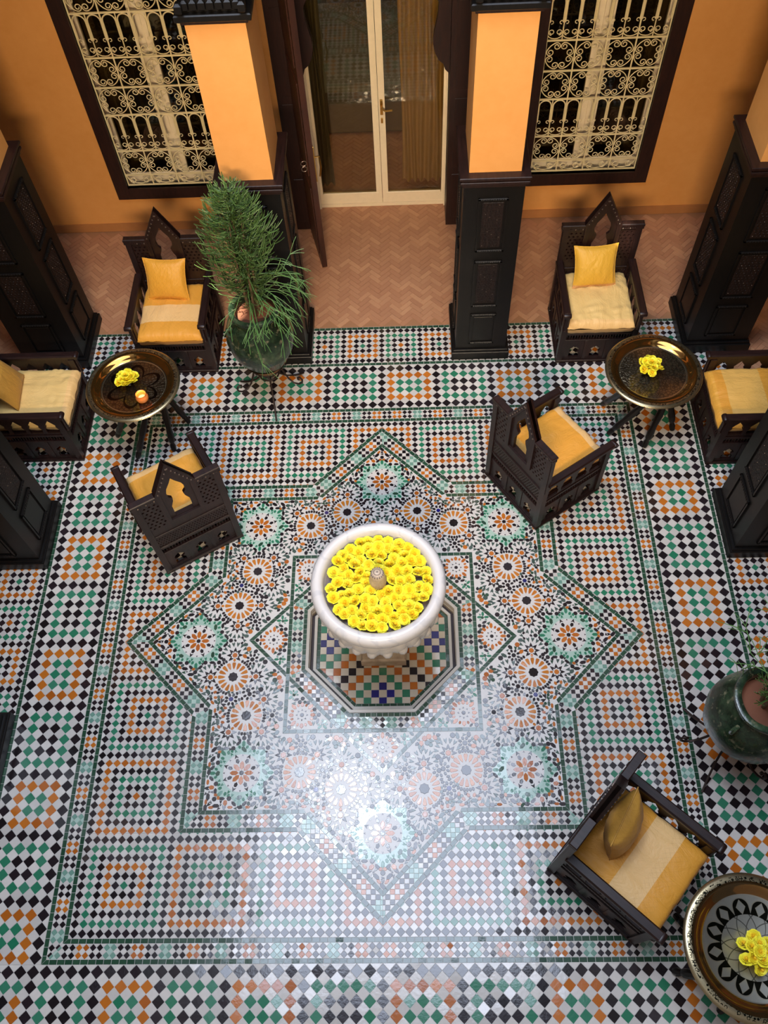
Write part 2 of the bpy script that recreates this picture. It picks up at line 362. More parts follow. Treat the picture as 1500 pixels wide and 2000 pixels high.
# ================================================================== FLOOR (pattern units D, scaled by K to metres)
K = 1.75
Rm = Matrix(((0.99928243, 0.02159649, 0.03111632), (-0.00286696, 0.86228972, -0.50640716), (-0.0377679, 0.50595457, 0.86173288)))
def project(x, y, z=0):
    v = Rm.transposed() @ (Vector((x, y, z)) - Vector(CAM_LOC))
    return 750 + CAM_F*v.x/-v.z, 1000 - CAM_F*v.y/-v.z
def area2(P):
    return .5*sum(P[i][0]*P[(i+1) % len(P)][1] - P[(i+1) % len(P)][0]*P[i][1] for i in range(len(P)))
def clip_half(P, a, b, c):                      # keep a*x+b*y<=c
    out = []; n = len(P)
    for i in range(n):
        p, q = P[i], P[(i+1) % n]; dp = a*p[0]+b*p[1]-c; dq = a*q[0]+b*q[1]-c
        if dp <= 0: out.append(p)
        if (dp < 0 < dq) or (dq < 0 < dp):
            t = dp/(dp-dq); out.append((p[0]+t*(q[0]-p[0]), p[1]+t*(q[1]-p[1])))
    return out
def halfs(Q):                                   # convex ccw polygon -> half planes
    if area2(Q) < 0: Q = Q[::-1]
    H = []
    for i in range(len(Q)):
        (x0, y0), (x1, y1) = Q[i], Q[(i+1) % len(Q)]; nx, ny = (y1-y0), -(x1-x0); l = hypot(nx, ny)
        if l < 1e-9: continue
        nx /= l; ny /= l; H.append((nx, ny, nx*x0+ny*y0))
    return H
def clip_in(P, H):
    for h in H:
        if len(P) < 3: return []
        P = clip_half(P, *h)
    return P
def subtract(P, H):                             # pieces of P outside convex region H
    out = []; cur = P
    for (a, b, c) in H:
        if len(cur) < 3: break
        o = clip_half(cur, -a, -b, -c)
        if len(o) >= 3: out.append(o)
        cur = clip_half(cur, a, b, c)
    return out
def sq(a): return [(-a, -a), (a, -a), (a, a), (-a, a)]
def rot45(P): c = sqrt(.5); return [(c*(x-y), c*(x+y)) for x, y in P]
TILES = []                                      # (poly in metres, material, kind, base z)
GAP = .0009
def emit(P, mat, kind='mosaic', z=0.0, gap=GAP):
    P = [(x*K, y*K) for x, y in P]
    Q = []
    for p in P:
        if not Q or hypot(p[0]-Q[-1][0], p[1]-Q[-1][1]) > .0008: Q.append(p)
    if len(Q) > 2 and hypot(Q[0][0]-Q[-1][0], Q[0][1]-Q[-1][1]) < .0008: Q.pop()
    if len(Q) < 3: return
    A = area2(Q)
    if A < 0: Q.reverse(); A = -A
    if A < 2.2e-5: return
    n = len(Q); R = []
    cx = sum(p[0] for p in Q)/n; cy = sum(p[1] for p in Q)/n
    rad = sqrt(A/pi); s = max(.3, 1-gap/rad*1.0)
    R = [(cx+(p[0]-cx)*s, cy+(p[1]-cy)*s) for p in Q]
    TILES.append((R, mat, kind, z, cx, cy, A))
def emit_sub(P, mat, kind, incl, subs, z=0.0):
    pieces = [P]
    if incl:
        q = clip_in(P, incl); pieces = [q] if len(q) >= 3 else []
    for H in subs:
        nx = []
        for p in pieces:
            if all(clip_safe(p, h) for h in H): continue
            nx += subtract(p, H)
        pieces = nx
    for p in pieces: emit(p, mat, kind, z)
def clip_safe(p, h): return all(h[0]*x+h[1]*y-h[2] <= 1e-9 for x, y in p)
def diamond(cx, cy, px, py): return [(cx+px/2, cy), (cx, cy+py/2), (cx-px/2, cy), (cx, cy-py/2)]
AO, AI = .7071, .6469                           # outer star apothems: outer edge, inner green edge
GW = .0145
star_o = [halfs(sq(AO)), halfs(rot45(sq(AO)))]
# Z1 inner field of nested squares
p = 2*(1.1083-.0145-.0458-.0145)/71
IN = 1.0335; p = 2*IN/71
inc = halfs(sq(IN))
def nest(i, j):
    a, b = round(i/10), round(j/10); m = max(abs(i-10*a), abs(j-10*b)); odd = (a+b) % 2
    A, B = ('tile_orange', 'tile_green') if odd else ('tile_green', 'tile_orange')
    return {5: 'tile_black', 4: A, 3: 'tile_black', 2: B, 1: 'tile_black', 0: A}[m]
for i in range(-35, 36):
    for j in range(-35, 36):
        x, y = i*p, j*p
        if max(abs(x), abs(y)) < AO-.03: 
            pass
        if not (max(abs(x), abs(y)) < AO-p or (abs(x)+abs(y))/sqrt(2) < AO-p):
            emit_sub(diamond(x, y, p, p), nest(i, j), 'mosaic', inc, star_o)
for i in range(-36, 36):
    for j in range(-36, 36):
        x, y = (i+.5)*p, (j+.5)*p
        if not (max(abs(x), abs(y)) < AO-p or (abs(x)+abs(y))/sqrt(2) < AO-p):
            emit_sub(diamond(x, y, p, p), 'tile_white', 'mosaic', inc, star_o)
# generic two-row checker strip between a0 (inner) and a1 (outer), along x direction, at +y, rotated by ang
SEQ = ['tile_black', 'tile_orange', 'tile_black', 'tile_sage']
def strip(quads, a0, a1, half, ang, off=0, rows=2):
    w = a1-a0; py = w/rows; n = max(2, round(2*half/py)); px = 2*half/n
    c, s = cos(ang), sin(ang)
    Hs = [halfs(q) for q in quads]
    def T(P): return [(c*x-s*y, s*x+c*y) for x, y in P]
    for i in range(-1, n+1):
        x = -half+(i+.5)*px; g = SEQ[(abs(int(math.floor((x+px*.01)/px/2)))+off) % 4]
        for r in range(rows):
            D = diamond(x, a0+(r+.5)*py, px, py)
            for H in Hs:
                q = clip_in(D, H)
                if len(q) >= 3: emit(T(q), g)
        for r in range(rows+1):
            D = diamond(x+px/2, a0+r*py, px, py)
            g2 = SEQ[(abs(int(math.floor((x+px*.51)/px/2)))+off) % 4]
            wm = 'tile_pale' if (g == 'tile_sage' and g2 == 'tile_sage') else 'tile_white'
            for H in Hs:
                q = clip_in(D, H)
                if len(q) >= 3: emit(T(q), wm)
def bricks(p0, p1, w0, L=.0255, kind='border_tile', mat='tile_border', z=0.0, ends=(0, 0)):
    """row of border bricks from p0 to p1 (outer edge), width w0 towards the left of p0->p1; ends = extra mitre shift per unit width"""
    dx, dy = p1[0]-p0[0], p1[1]-p0[1]; l = hypot(dx, dy); ux, uy = dx/l, dy/l; nx, ny = -uy, ux
    n = max(1, round(l/L))
    for k in range(n):
        a, b = l*k/n, l*(k+1)/n
        a2 = a + (ends[0]*w0 if k == 0 else 0); b2 = b + (ends[1]*w0 if k == n-1 else 0)
        emit([(p0[0]+ux*a, p0[1]+uy*a), (p0[0]+ux*b, p0[1]+uy*b), (p0[0]+ux*b2+nx*w0, p0[1]+uy*b2+ny*w0), (p0[0]+ux*a2+nx*w0, p0[1]+uy*a2+ny*w0)], mat, kind, z)
def ring_sq(a, w, rotq=0, **k):
    P = sq(a)
    if rotq: P = rot45(P)
    for i in range(4): bricks(P[i], P[(i+1) % 4], w, ends=(1, -1), **k)
def rotp(pt, a): return (cos(a)*pt[0]-sin(a)*pt[1], sin(a)*pt[0]+cos(a)*pt[1])
# frame
ring_sq(1.1083, GW); ring_sq(1.048, GW)
for k in range(4):
    a0, a1 = 1.048, 1.0938
    strip([[(-a0, a0), (a0, a0), (a1, a1), (-a1, a1)]], a0, a1, a1, k*pi/2)
# outer star strips
t = sqrt(2)-1
for k in range(8):
    an = k*pi/4
    for sgn in (1, -1):
        q = [(sgn*t*AO, AO), (sgn*AO, AO), (sgn*AI, AI), (sgn*t*AI, AI)]
        b0, b1 = AO-GW, AI
        strip([[(sgn*t*b0, b0), (sgn*b0, b0), (sgn*b1, b1), (sgn*t*b1, b1)]], b1, b0, b0, an)
        for aa in (AO, AI):
            A, B = rotp((sgn*t*aa, aa), an), rotp((sgn*aa, aa), an)
            if sgn > 0: bricks(B, A, GW, ends=(1, -t))
            else: bricks(A, B, GW, ends=(t, -1))
# big band
p = .04184
BL = [0, 6, 12, 17, 22, 27, 32]
def bandcol(i, j, lo, hi):
    m = max(abs(i), abs(j)); 
    if m == lo or m == hi: return 'tile_black'
    if abs(i) >= abs(j): s, side = j, (0 if i > 0 else 1)
    else: s, side = i, (2 if j > 0 else 3)
    u = abs(s)
    if u in BL: return 'tile_black'
    seg = max(q for q in range(len(BL)) if BL[q] <= u)
    par = (seg + (1 if s > 0 else 0) + (0 if side in (1, ) else 1)) % 2
    if side == 2: par = (seg + (0 if s > 0 else 1)) % 2
    elif side == 3: par = (seg + (0 if s > 0 else 1)) % 2
    elif side == 1: par = (seg + (1 if s > 0 else 0)) % 2
    else: par = (seg + (0 if s > 0 else 1)) % 2
    orange = par == 0
    edge = (m in (lo+1, hi-1)) or (u-1 in BL) or (u+1 in BL)
    if edge: return 'tile_orange' if orange else 'tile_green'
    return 'tile_green' if orange else 'tile_black'
inc = halfs(sq(1.3605)); sub = [halfs(sq(1.1083))]
for i in range(-33, 34):
    for j in range(-33, 34):
        if max(abs(i), abs(j)) >= 27 and max(abs(i), abs(j)) <= 32: emit_sub(diamond(i*p, j*p, p, p), bandcol(i, j, 27, 32), 'tile', inc, sub)
for i in range(-34, 34):
    for j in range(-34, 34):
        m = max(abs(i+.5), abs(j+.5))
        if 26 <= m <= 33: emit_sub(diamond((i+.5)*p, (j+.5)*p, p, p), 'tile_white', 'tile', inc, sub)
ring_sq(1.375, GW, L=.028)
# narrow outer band
p = .03022; inc = halfs(sq(1.584)); sub = [halfs(sq(1.375))]
def nar(i, j):
    m = max(abs(i), abs(j)); k = m-46
    if k in (0, 6): return 'tile_black'
    if abs(i) >= abs(j): s = j
    else: s = i
    tt = s % 6
    if tt == 0: return 'tile_black'
    odd = (s//6) % 2
    A, B = ('tile_green', 'tile_orange') if odd == 0 else ('tile_orange', 'tile_green')
    if tt in (1, 5) or k in (1, 5): return A
    if tt == 3 and k == 3: return B
    return 'tile_black'
for i in range(-53, 54):
    for j in range(-53, 54):
        m = max(abs(i), abs(j))
        if 46 <= m <= 52 and j > -50: emit_sub(diamond(i*p, j*p, p, p), nar(i, j), 'mosaic', inc, sub)
for i in range(-54, 54):
    for j in range(-54, 54):
        m = max(abs(i+.5), abs(j+.5))
        if 45 <= m <= 53 and j > -50: emit_sub(diamond((i+.5)*p, (j+.5)*p, p, p), 'tile_white', 'mosaic', inc, sub)
ring_sq(1.5985, GW, L=.026)
# inner star strips (two full interlaced squares)
ring_sq(.366, GW); 
for i in range(4):
    P = rot45(sq(.366)); Q = rot45(sq(.366-GW))
    dx, dy = P[(i+1) % 4][0]-P[i][0], P[(i+1) % 4][1]-P[i][1]
    n = 29
    for k in range(n):
        a, b = k/n, (k+1)/n
        L2 = lambda t_: (P[i][0]+dx*t_, P[i][1]+dy*t_); M2 = lambda t_: (Q[i][0]+(Q[(i+1) % 4][0]-Q[i][0])*t_, Q[i][1]+(Q[(i+1) % 4][1]-Q[i][1])*t_)
        emit_sub([L2(a), L2(b), M2(b), M2(a)], 'tile_border', 'border_tile', None, [[(1, 0, .366), (-1, 0, -.3515), (0, 1, .366), (0, -1, .366)], [(-1, 0, .366), (1, 0, -.3515), (0, 1, .366), (0, -1, .366)], [(0, 1, .366), (0, -1, -.3515), (1, 0, .366), (-1, 0, .366)], [(0, -1, .366), (0, 1, -.3515), (1, 0, .366), (-1, 0, .366)]])
# octagon checker
OA, OB = .3515, .308
for k in range(8):
    t8 = math.tan(pi/8)
    strip([[(-t8*OB, OB), (t8*OB, OB), (t8*OA, OA), (-t8*OA, OA)]], OB, OA, t8*OA, k*pi/4, off=0 if k % 2 else 2)
    A = rotp((t8*OB, OB), k*pi/4); B = rotp((-t8*OB, OB), k*pi/4)
    bricks(A, B, GW, ends=(t8, -t8), L=.022)
# ---- star interior zellige, eight fold with mirrors
PL = []
INR = AI-GW
def in_star(x, y, r):
    return (max(abs(x), abs(y)) <= INR-r) or ((abs(x)+abs(y))*sqrt(.5) <= INR-r)
def near_inner(x, y, r):
    a, b = max(abs(x), abs(y)), (abs(x)+abs(y))*sqrt(.5); g = GW/2; c = .366-g
    # distance to either square outline, and inside the octagon
    def dline(m, other): return abs(m-c) < g+r
    u, v = abs(x), abs(y)
    d1 = (abs(u-c) < g+r and v < c+g+r) or (abs(v-c) < g+r and u < c+g+r)
    s1, s2 = abs((x+y)*sqrt(.5)), abs((x-y)*sqrt(.5))
    d2 = (abs(s1-c) < g+r and s2 < c+g+r) or (abs(s2-c) < g+r and s1 < c+g+r)
    return d1 or d2 or (a < c and b < c)
GRID = {}
def free(x, y, r, f=.92):
    gx, gy = int(x//.03), int(y//.03)
    for i in (-2, -1, 0, 1, 2):
        for j in (-2, -1, 0, 1, 2):
            for (a, b, c) in GRID.get((gx+i, gy+j), ()):
                if (a-x)**2+(b-y)**2 < (f*(r+c))**2: return False
    return True
def reg(x, y, r): GRID.setdefault((int(x//.03), int(y//.03)), []).append((x, y, r))
def shape_poly(kind, x, y, a, s):
    s *= 1.10
    if kind == 'oct': L = [(s*(1 if k % 2 == 0 else .86)*cos(pi*k/8), s*(1 if k % 2 == 0 else .86)*sin(pi*k/8)) for k in range(16)]
    elif kind == 'drop': L = [(s*1.15, 0), (s*.35, s*.75), (-s*.7, s*.55), (-s*.9, 0), (-s*.7, -s*.55), (s*.35, -s*.75)]
    elif kind == 'oval': L = [(s*1.35, 0), (s*.6, s*.62), (-s*.6, s*.62), (-s*1.35, 0), (-s*.6, -s*.62), (s*.6, -s*.62)]
    elif kind == 'arrow': L = [(s*1.2, 0), (-s*.2, s*.62), (-s*1.1, s*.62), (-s*.5, 0), (-s*1.1, -s*.62), (-s*.2, -s*.62)]
    elif kind == 'dart': L = [(s*1.1, 0), (-s*.8, s*.9), (-s*.3, 0), (-s*.8, -s*.9)]
    return [(x+cos(a)*u-sin(a)*v, y+sin(a)*u+cos(a)*v) for u, v in L]
def put(kind, x, y, a, s, mat, R=None, k='mosaic', force=False, mir=True):
    """place a piece and its eight-fold mirrored copies"""
    R = s if R is None else R
    for e in range(8):
        for mm in ((1, -1) if mir else (1,)):
            th = e*pi/4; X, Y = rotp((x, mm*y), th); A = mm*a+th
            if not in_star(X, Y, R*.8) or near_inner(X, Y, R*.8): continue
            if not free(X, Y, R, .9 if not force else .5): continue
            reg(X, Y, R)
            P = shape_poly(kind, X, Y, A, s)
            emit(P, mat, k)
def put_poly(L, x, y, a, mat, kind, R, mir=True):
    for e in range(8):
        for mm in ((1, -1) if mir else (1,)):
            th = e*pi/4; X, Y = rotp((x, mm*y), th)
            if not free(X, Y, R, .5): continue
            reg(X, Y, R)
            A = mm*a+th
            emit([(X+cos(A)*u-sin(A)*v, Y+sin(A)*u+cos(A)*v) for u, v in L], mat, kind)
# orange sixteen petal rosettes: centre in tip frame at (.567,.147)
RC = (.567, .147)
put('oct', RC[0], RC[1], 0, .0178, 'tile_black')
for k in range(16):
    a = 2*pi*(k+.5)/16 if False else 2*pi*k/16
    cx, cy = RC[0]+.0435*cos(a), RC[1]+.0435*sin(a)
    put_poly([(-.0155, 0), (-.006, .0046), (.0085, .0074), (.0145, .0056), (.0145, -.0056), (.0085, -.0074), (-.006, -.0046)], cx, cy, a, 'tile_amber', 'petal_tile', .0075)
FL = [(RC[0]+.0865, RC[1]), (RC[0], RC[1]-.0865), (RC[0]-.0865, RC[1])]
for (fx, fy) in FL:
    put('oct', fx, fy, 0, .0098, 'tile_orange')
    for k in range(8):
        a = 2*pi*k/8
        toward = (fx+.02*cos(a)-RC[0])**2+(fy+.02*sin(a)-RC[1])**2 < .069**2
        if toward: put('drop', fx+.0195*cos(a), fy+.0195*sin(a), a, .0068, 'tile_amber', .006)
        else: put('arrow', fx+.0215*cos(a), fy+.0215*sin(a), a, .0092, 'tile_black', .0064)
put('oct', RC[0], RC[1]+.0865, 0, .0088, 'tile_navy')
for k in range(8):
    a = 2*pi*k/8+pi/8
    put('drop', RC[0]+.0195*cos(a), RC[1]+.0865+.0195*sin(a), a+pi, .0072, 'tile_black', .0058)
# medallions at (.714,0): two overlapping squares outlined in black pieces
MC = (.7145, 0)
put('oct', MC[0], 0, 0, .0085, 'tile_black', mir=False)
for k in range(8):
    a = 2*pi*k/8
    put('oval', MC[0]+.0265*cos(a), .0265*sin(a), a, .0115, 'tile_orange', .0085)
    a2 = a+pi/8
    put('drop', MC[0]+.045*cos(a2), .045*sin(a2), a2+pi, .0088, 'tile_black', .0075)
    put('dart', MC[0]+.0615*cos(a2), .0615*sin(a2), a2, .0088, 'tile_black', .006)
    put('dart', MC[0]+.0625*cos(a), .0625*sin(a), a, .0045, 'tile_black', .004)
h = .0885
for q in range(4):
    a = q*pi/2
    for (dx, dy, kd, rr, an) in ((h, h, 'oct', .0085, 0), (h, .036, 'oct', .0085, 0), (h, -.036, 'oct', .0085, 0), (h, .062, 'oval', .0085, pi/2), (h, -.062, 'oval', .0085, pi/2), (.1265, 0, 'oct', .0085, 0), (.107, .018, 'oval', .0085, -pi/4), (.107, -.018, 'oval', .0085, pi/4)):
        X, Y = rotp((dx, dy), a); put(kd, MC[0]+X, Y, an+a, rr, 'tile_black', .0072)
    for (dx, dy, kd, rr, an) in ((.1005, 0, 'oval', .0085, 0), (.088, .014, 'drop', .0068, .4), (.088, -.014, 'drop', .0068, -.4), (.0735, .0735, 'oval', .008, pi/4), (.075, .055, 'drop', .006, .2), (.074, .036, 'arrow', .0062, .3), (.055, .075, 'drop', .006, 1.3), (.036, .074, 'arrow', .0062, 1.2), (.083, .026, 'drop', .0058, 0), (.026, .083, 'drop', .0058, pi/2), (.076, .018, 'arrow', .006, .2), (.076, -.018, 'arrow', .006, -.2)):
        X, Y = rotp((dx, dy), a); put(kd, MC[0]+X, Y, an+a, rr*1.08, 'tile_green', .0054)
        X, Y = rotp((dx, -dy), a); put(kd, MC[0]+X, Y, -an+a, rr*1.08, 'tile_green', .0054)
# small orange half flowers along the outer border (tip frame, borders at 45 degrees)
for dd in (-.065, .065, .195, .252):
    bx = MC[0]+(.125-.0)*cos(pi/4)+dd*cos(-pi/4)*-1; by = .125*sin(pi/4)+dd*sin(pi/4)
    cx0 = MC[0]; ex = .118*cos(pi/4)-dd*sin(pi/4); ey = .118*sin(pi/4)+dd*cos(pi/4)
    X0, Y0 = cx0+ex, ey
    for k in range(6):
        a = pi/4+pi/2+pi*(k+.0)/5
        put('drop' if k % 5 else 'oval', X0+.034*cos(a), Y0+.034*sin(a), a, .0075, 'tile_orange', .0062)
    put('dart', X0-.008*cos(pi/4), Y0-.008*sin(pi/4), pi/4, .005, 'tile_black', .004)
# dark octagons between rosettes with drops around
for an in (pi/4, -pi/4, 3*pi/4, -3*pi/4):
    X, Y = RC[0]+.0965*cos(an), RC[1]+.0965*sin(an)
    put('oct', X, Y, 0, .0088, 'tile_black')
    for k in range(8):
        a = 2*pi*k/8+pi/8; put('drop', X+.0185*cos(a), Y+.0185*sin(a), a+pi, .0068, 'tile_black', .0056)
for k in range(40):
    a = 2*pi*k/40; put('drop', RC[0]+.068*cos(a), RC[1]+.068*sin(a), a, .0068, 'tile_black', .0058)
for (fx, fy) in FL:
    for k in range(16):
        a = 2*pi*k/16+pi/16; put('arrow', fx+.0445*cos(a), fy+.0445*sin(a), a+pi, .0088, 'tile_slate', .0066)
# little medallions in the eight inner points, green clusters beside them
IC = (.421, 0)
put('oct', IC[0], 0, 0, .0075, 'tile_black', mir=False)
for k in range(8):
    a = 2*pi*k/8
    put('oval' if k % 2 == 0 else 'drop', IC[0]+.044*cos(a)*(1 if k % 2 == 0 else .9), .044*sin(a)*(1 if k % 2 == 0 else .9), a, .009, 'tile_orange', .0072)
    put('drop', IC[0]+.039*cos(a+pi/8), .039*sin(a+pi/8), a+pi/8, .0062, 'tile_orange', .0056)
    put('dart', IC[0]+.019*cos(a), .019*sin(a), a, .0045, 'tile_black', .004)
for q in range(4):
    a = q*pi/2+pi/4
    put('oct', IC[0]+.062*cos(a), .062*sin(a), 0, .008, 'tile_black'); put('oval', IC[0]+.063*cos(a-.38), .063*sin(a-.38), a+pi/2-.3, .0078, 'tile_black'); put('oval', IC[0]+.063*cos(a+.38), .063*sin(a+.38), a+pi/2+.3, .0078, 'tile_black')
put('oct', IC[0]+.064, 0, 0, .008, 'tile_black'); put('oct', IC[0]+.078, 0, 0, .007, 'tile_black')
GX, GY = .40*cos(radians(11.5)), .40*sin(radians(11.5))
for k in range(4):
    a = k*pi/2; put('oval', GX+.0135*cos(a), GY+.0135*sin(a), a, .0075, 'tile_green', .0062)
    put('drop', GX+.015*cos(a+pi/4), GY+.015*sin(a+pi/4), a+pi/4, .005, 'tile_sage')
# filler: rings round every notch then a relaxed scatter inside the wedge
r2 = random.Random(3)
cand = []
for i in range(4200):
    r = .33+.66*sqrt(r2.random()); a = r2.random()*pi/8
    cand.append((r*cos(a), r*sin(a)))
for size, tries in ((.0088, cand[:1500]), (.0070, cand[1500:2900]), (.0056, cand[2900:])):
    for (x, y) in tries:
        if hypot(x-MC[0], y) < .082 or hypot(x-RC[0], y-RC[1]) < .060 or hypot(x-IC[0], y) < .036: continue
        if any(.009 < hypot(x-fx, y-fy) < .036 for fx, fy in FL): continue
        if abs(y) < size: y = 0
        kd = r2.choice(['drop', 'arrow', 'oct', 'oval']); mt = r2.choice(['tile_slate', 'tile_slate', 'tile_black', 'tile_black', 'tile_border'])
        if size > .008 and r2.random() < .12: mt = 'tile_orange'
        put(kd, x, y, r2.choice([0, pi/4, pi/2, -pi/4, atan2(y-RC[1], x-RC[0])]), size*1.12, mt, size*.98)
# ---- pale green bed pieces under the medallion border and inner points are thin slabs just above the bed
PIT_Z = -.085
for e in range(8):
    X, Y = rotp(MC, e*pi/4)
    for q in (0, pi/4):
        H8 = [rotp(c_, q+e*pi/4) for c_ in sq(.0845)]
        P8 = clip_in([(X+a_, Y+b_) for a_, b_ in H8], halfs(sq(.999)))
        emit(P8, 'tile_pale', 'bed_tile', -.0016 if q else -.0019)
    emit([(X+.068*cos(2*pi*k/24), Y+.068*sin(2*pi*k/24)) for k in range(24)], 'tile_bed', 'bed_tile', -.0012)
# ================================================================== build tile meshes
def tile_geo(R, cx, cy, z, tilt=None):
    n = len(R); h = .0011; v = []
    tx, ty = tilt
    s = .93
    for x, y in R: v.append((x, y, z-.0035))
    for x, y in R: v.append((x, y, z-h + tx*(x-cx)+ty*(y-cy)))
    rad = max(1e-4, sum(hypot(x-cx, y-cy) for x, y in R)/n); s = max(.6, 1-.0011/rad)
    for x, y in R: v.append((cx+(x-cx)*s, cy+(y-cy)*s, z + tx*(x-cx)+ty*(y-cy)))
    f = [tuple(range(2*n, 3*n))]
    for k in range(n):
        k2 = (k+1) % n; f.append((k, k2, n+k2, n+k)); f.append((n+k, n+k2, 2*n+k2, 2*n+k))
    return v, f
def vis_area(t):
    R, mat, kind, z, cx, cy, A = t
    u, w = project(cx, cy, z)
    if not (0 < u < 1500 and 0 < w < 2000): return 0
    q = [project(x, y, z) for x, y in R]; return abs(area2(q))
def build_tiles(tiles, parent, single_kinds, limit=300, stuff='small_tile'):
    by = {}
    for t in tiles: by.setdefault(t[2], []).append(t)
    cache = {}
    for kind, L in by.items():
        solo = []
        if kind in single_kinds:
            L = sorted(L, key=vis_area, reverse=True); solo = [t for t in L[:limit] if vis_area(t) > 0]; L = L[len(solo):]
        for (R, mat, kd, z, cx, cy, A) in solo:
            key = (mat, tuple(sorted((round((x-cx)*1000), round((y-cy)*1000)) for x, y in R)))
            if key not in cache:
                v, f = tile_geo([(x-cx, y-cy) for x, y in R], 0, 0, 0, (0, 0)); me = bpy.data.meshes.new(kd); me.from_pydata(v, [], f); me.materials.append(M_[mat]); me.update(); cache[key] = me
            link(kd, cache[key], parent, (cx, cy, z), (rnd.gauss(0, .013), rnd.gauss(0, .013), 0))
        if L:
            mb = MB()
            for (R, mat, kd, z, cx, cy, A) in L:
                sg = 0 if kd == 'bed_tile' else .014; v, f = tile_geo(R, cx, cy, z, (rnd.gauss(0, sg), rnd.gauss(0, sg))); mb.add(v, f, mat)
            o = mb.build(stuff if kind == 'mosaic' else 'small_'+kind, parent); o['kind'] = 'stuff'
floor = sgroup('floor', 'courtyard floor of black, white, orange and green mosaic tiles around an eight-pointed star', 'floor')
bed = MB()
HO = 1.6*K                                      # grout bed with octagonal pit opening
oa = .2815*K; t8 = math.tan(pi/8)
octo = [rotp((t8*oa, oa), -k*pi/4) for k in range(8)]
outer = [(HO, HO), (HO, -2.72), (-HO, -2.72), (-HO, HO)]
vs, fs = plate([[(-HO, -2.95), (HO, -2.95), (HO, HO), (-HO, HO)], octo], .05)
bed.add([(x, y, z-.0275) for x, y, z in vs], fs, 'tile_bed'); bed.build('grout_bed', floor)
build_tiles([t for t in TILES], floor, ('tile', 'border_tile', 'petal_tile'))
TILES.clear()
# ================================================================== sunken basin
basin = thing('sunken_basin', 'sunken octagonal tiled basin under the marble fountain', 'basin', (0, 0, 0))
kb = MB()
def octring(a_o, a_i, z0, z1, mat, mb):
    for k in range(8):
        A = [rotp((t8*a_o, a_o), k*pi/4), rotp((-t8*a_o, a_o), k*pi/4), rotp((-t8*a_i, a_i), k*pi/4), rotp((t8*a_i, a_i), k*pi/4)]
        A = [(x*K, y*K) for x, y in A]
        v = [(x, y, z0) for x, y in A]+[(x, y, z1) for x, y in A]
        mb.add(v, [(0, 1, 2, 3), (7, 6, 5, 4), (0, 4, 5, 1), (1, 5, 6, 2), (2, 6, 7, 3), (3, 7, 4, 0)], mat)
for k in range(8):
    mb = MB(); a_o, a_i = .293, .2815
    A = [rotp((t8*a_o, a_o), k*pi/4), rotp((-t8*a_o, a_o), k*pi/4), rotp((-t8*a_i, a_i), k*pi/4), rotp((t8*a_i, a_i), k*pi/4)]
    A = [(x*K, y*K) for x, y in A]; v = [(x, y, .0005) for x, y in A]+[(x, y, .006) for x, y in A]
    mb.add(v, [(3, 2, 1, 0), (4, 5, 6, 7), (0, 1, 5, 4), (1, 2, 6, 5), (2, 3, 7, 6), (3, 0, 4, 7)], 'tile_kerb'); mb.build('kerb_stone', basin)
mb = MB(); octring(.2835, .2800, PIT_Z-.02, -.052, 'tile_kerb', mb); mb.build('basin_wall', basin)
mb = MB(); mb.add([(x*.285/.2815, y*.285/.2815, PIT_Z-.004) for x, y in octo][::-1], [tuple(range(8))], 'tile_bed'); mb.build('basin_bed', basin)
mb = MB(); octring(.268, .257, PIT_Z, PIT_Z+.018, 'tile_kerb', mb); mb.build('inner_kerb', basin)
mb = MB(); octring(.281, .268, PIT_Z-.003, PIT_Z+.001, 'wood_frame', mb); mb.build('channel', basin)
for k in range(8):
    aa = .257; A = rotp((t8*aa, aa), k*pi/4); B = rotp((-t8*aa, aa), k*pi/4); bricks(A, B, .0135, ends=(t8, -t8), L=.026, z=PIT_Z)
p = .0293; aa = .2435; Hh = halfs([rotp((t8*aa, aa), k*pi/4) for k in range(8)])
for i in range(-9, 10):
    for j in range(-9, 10):
        x, y = i*p, j*p
        if (i+j) % 2: mt = 'tile_ivory'
        else:
            a, b = sorted((abs(i), abs(j))); dm = a+abs(b-7); mt = 'tile_navy' if dm <= 1 else 'tile_green' if dm == 3 else 'tile_orange' if dm == 5 else 'tile_black' if dm == 7 else 'tile_orange'
            if dm % 2 == 0: mt = 'tile_green' if dm == 2 else 'tile_orange'
        emit_sub([(x-p/2, y-p/2), (x+p/2, y-p/2), (x+p/2, y+p/2), (x-p/2, y+p/2)], mt, 'tile', Hh, [], PIT_Z)
build_tiles(TILES, basin, ('tile', 'border_tile')); TILES.clear()
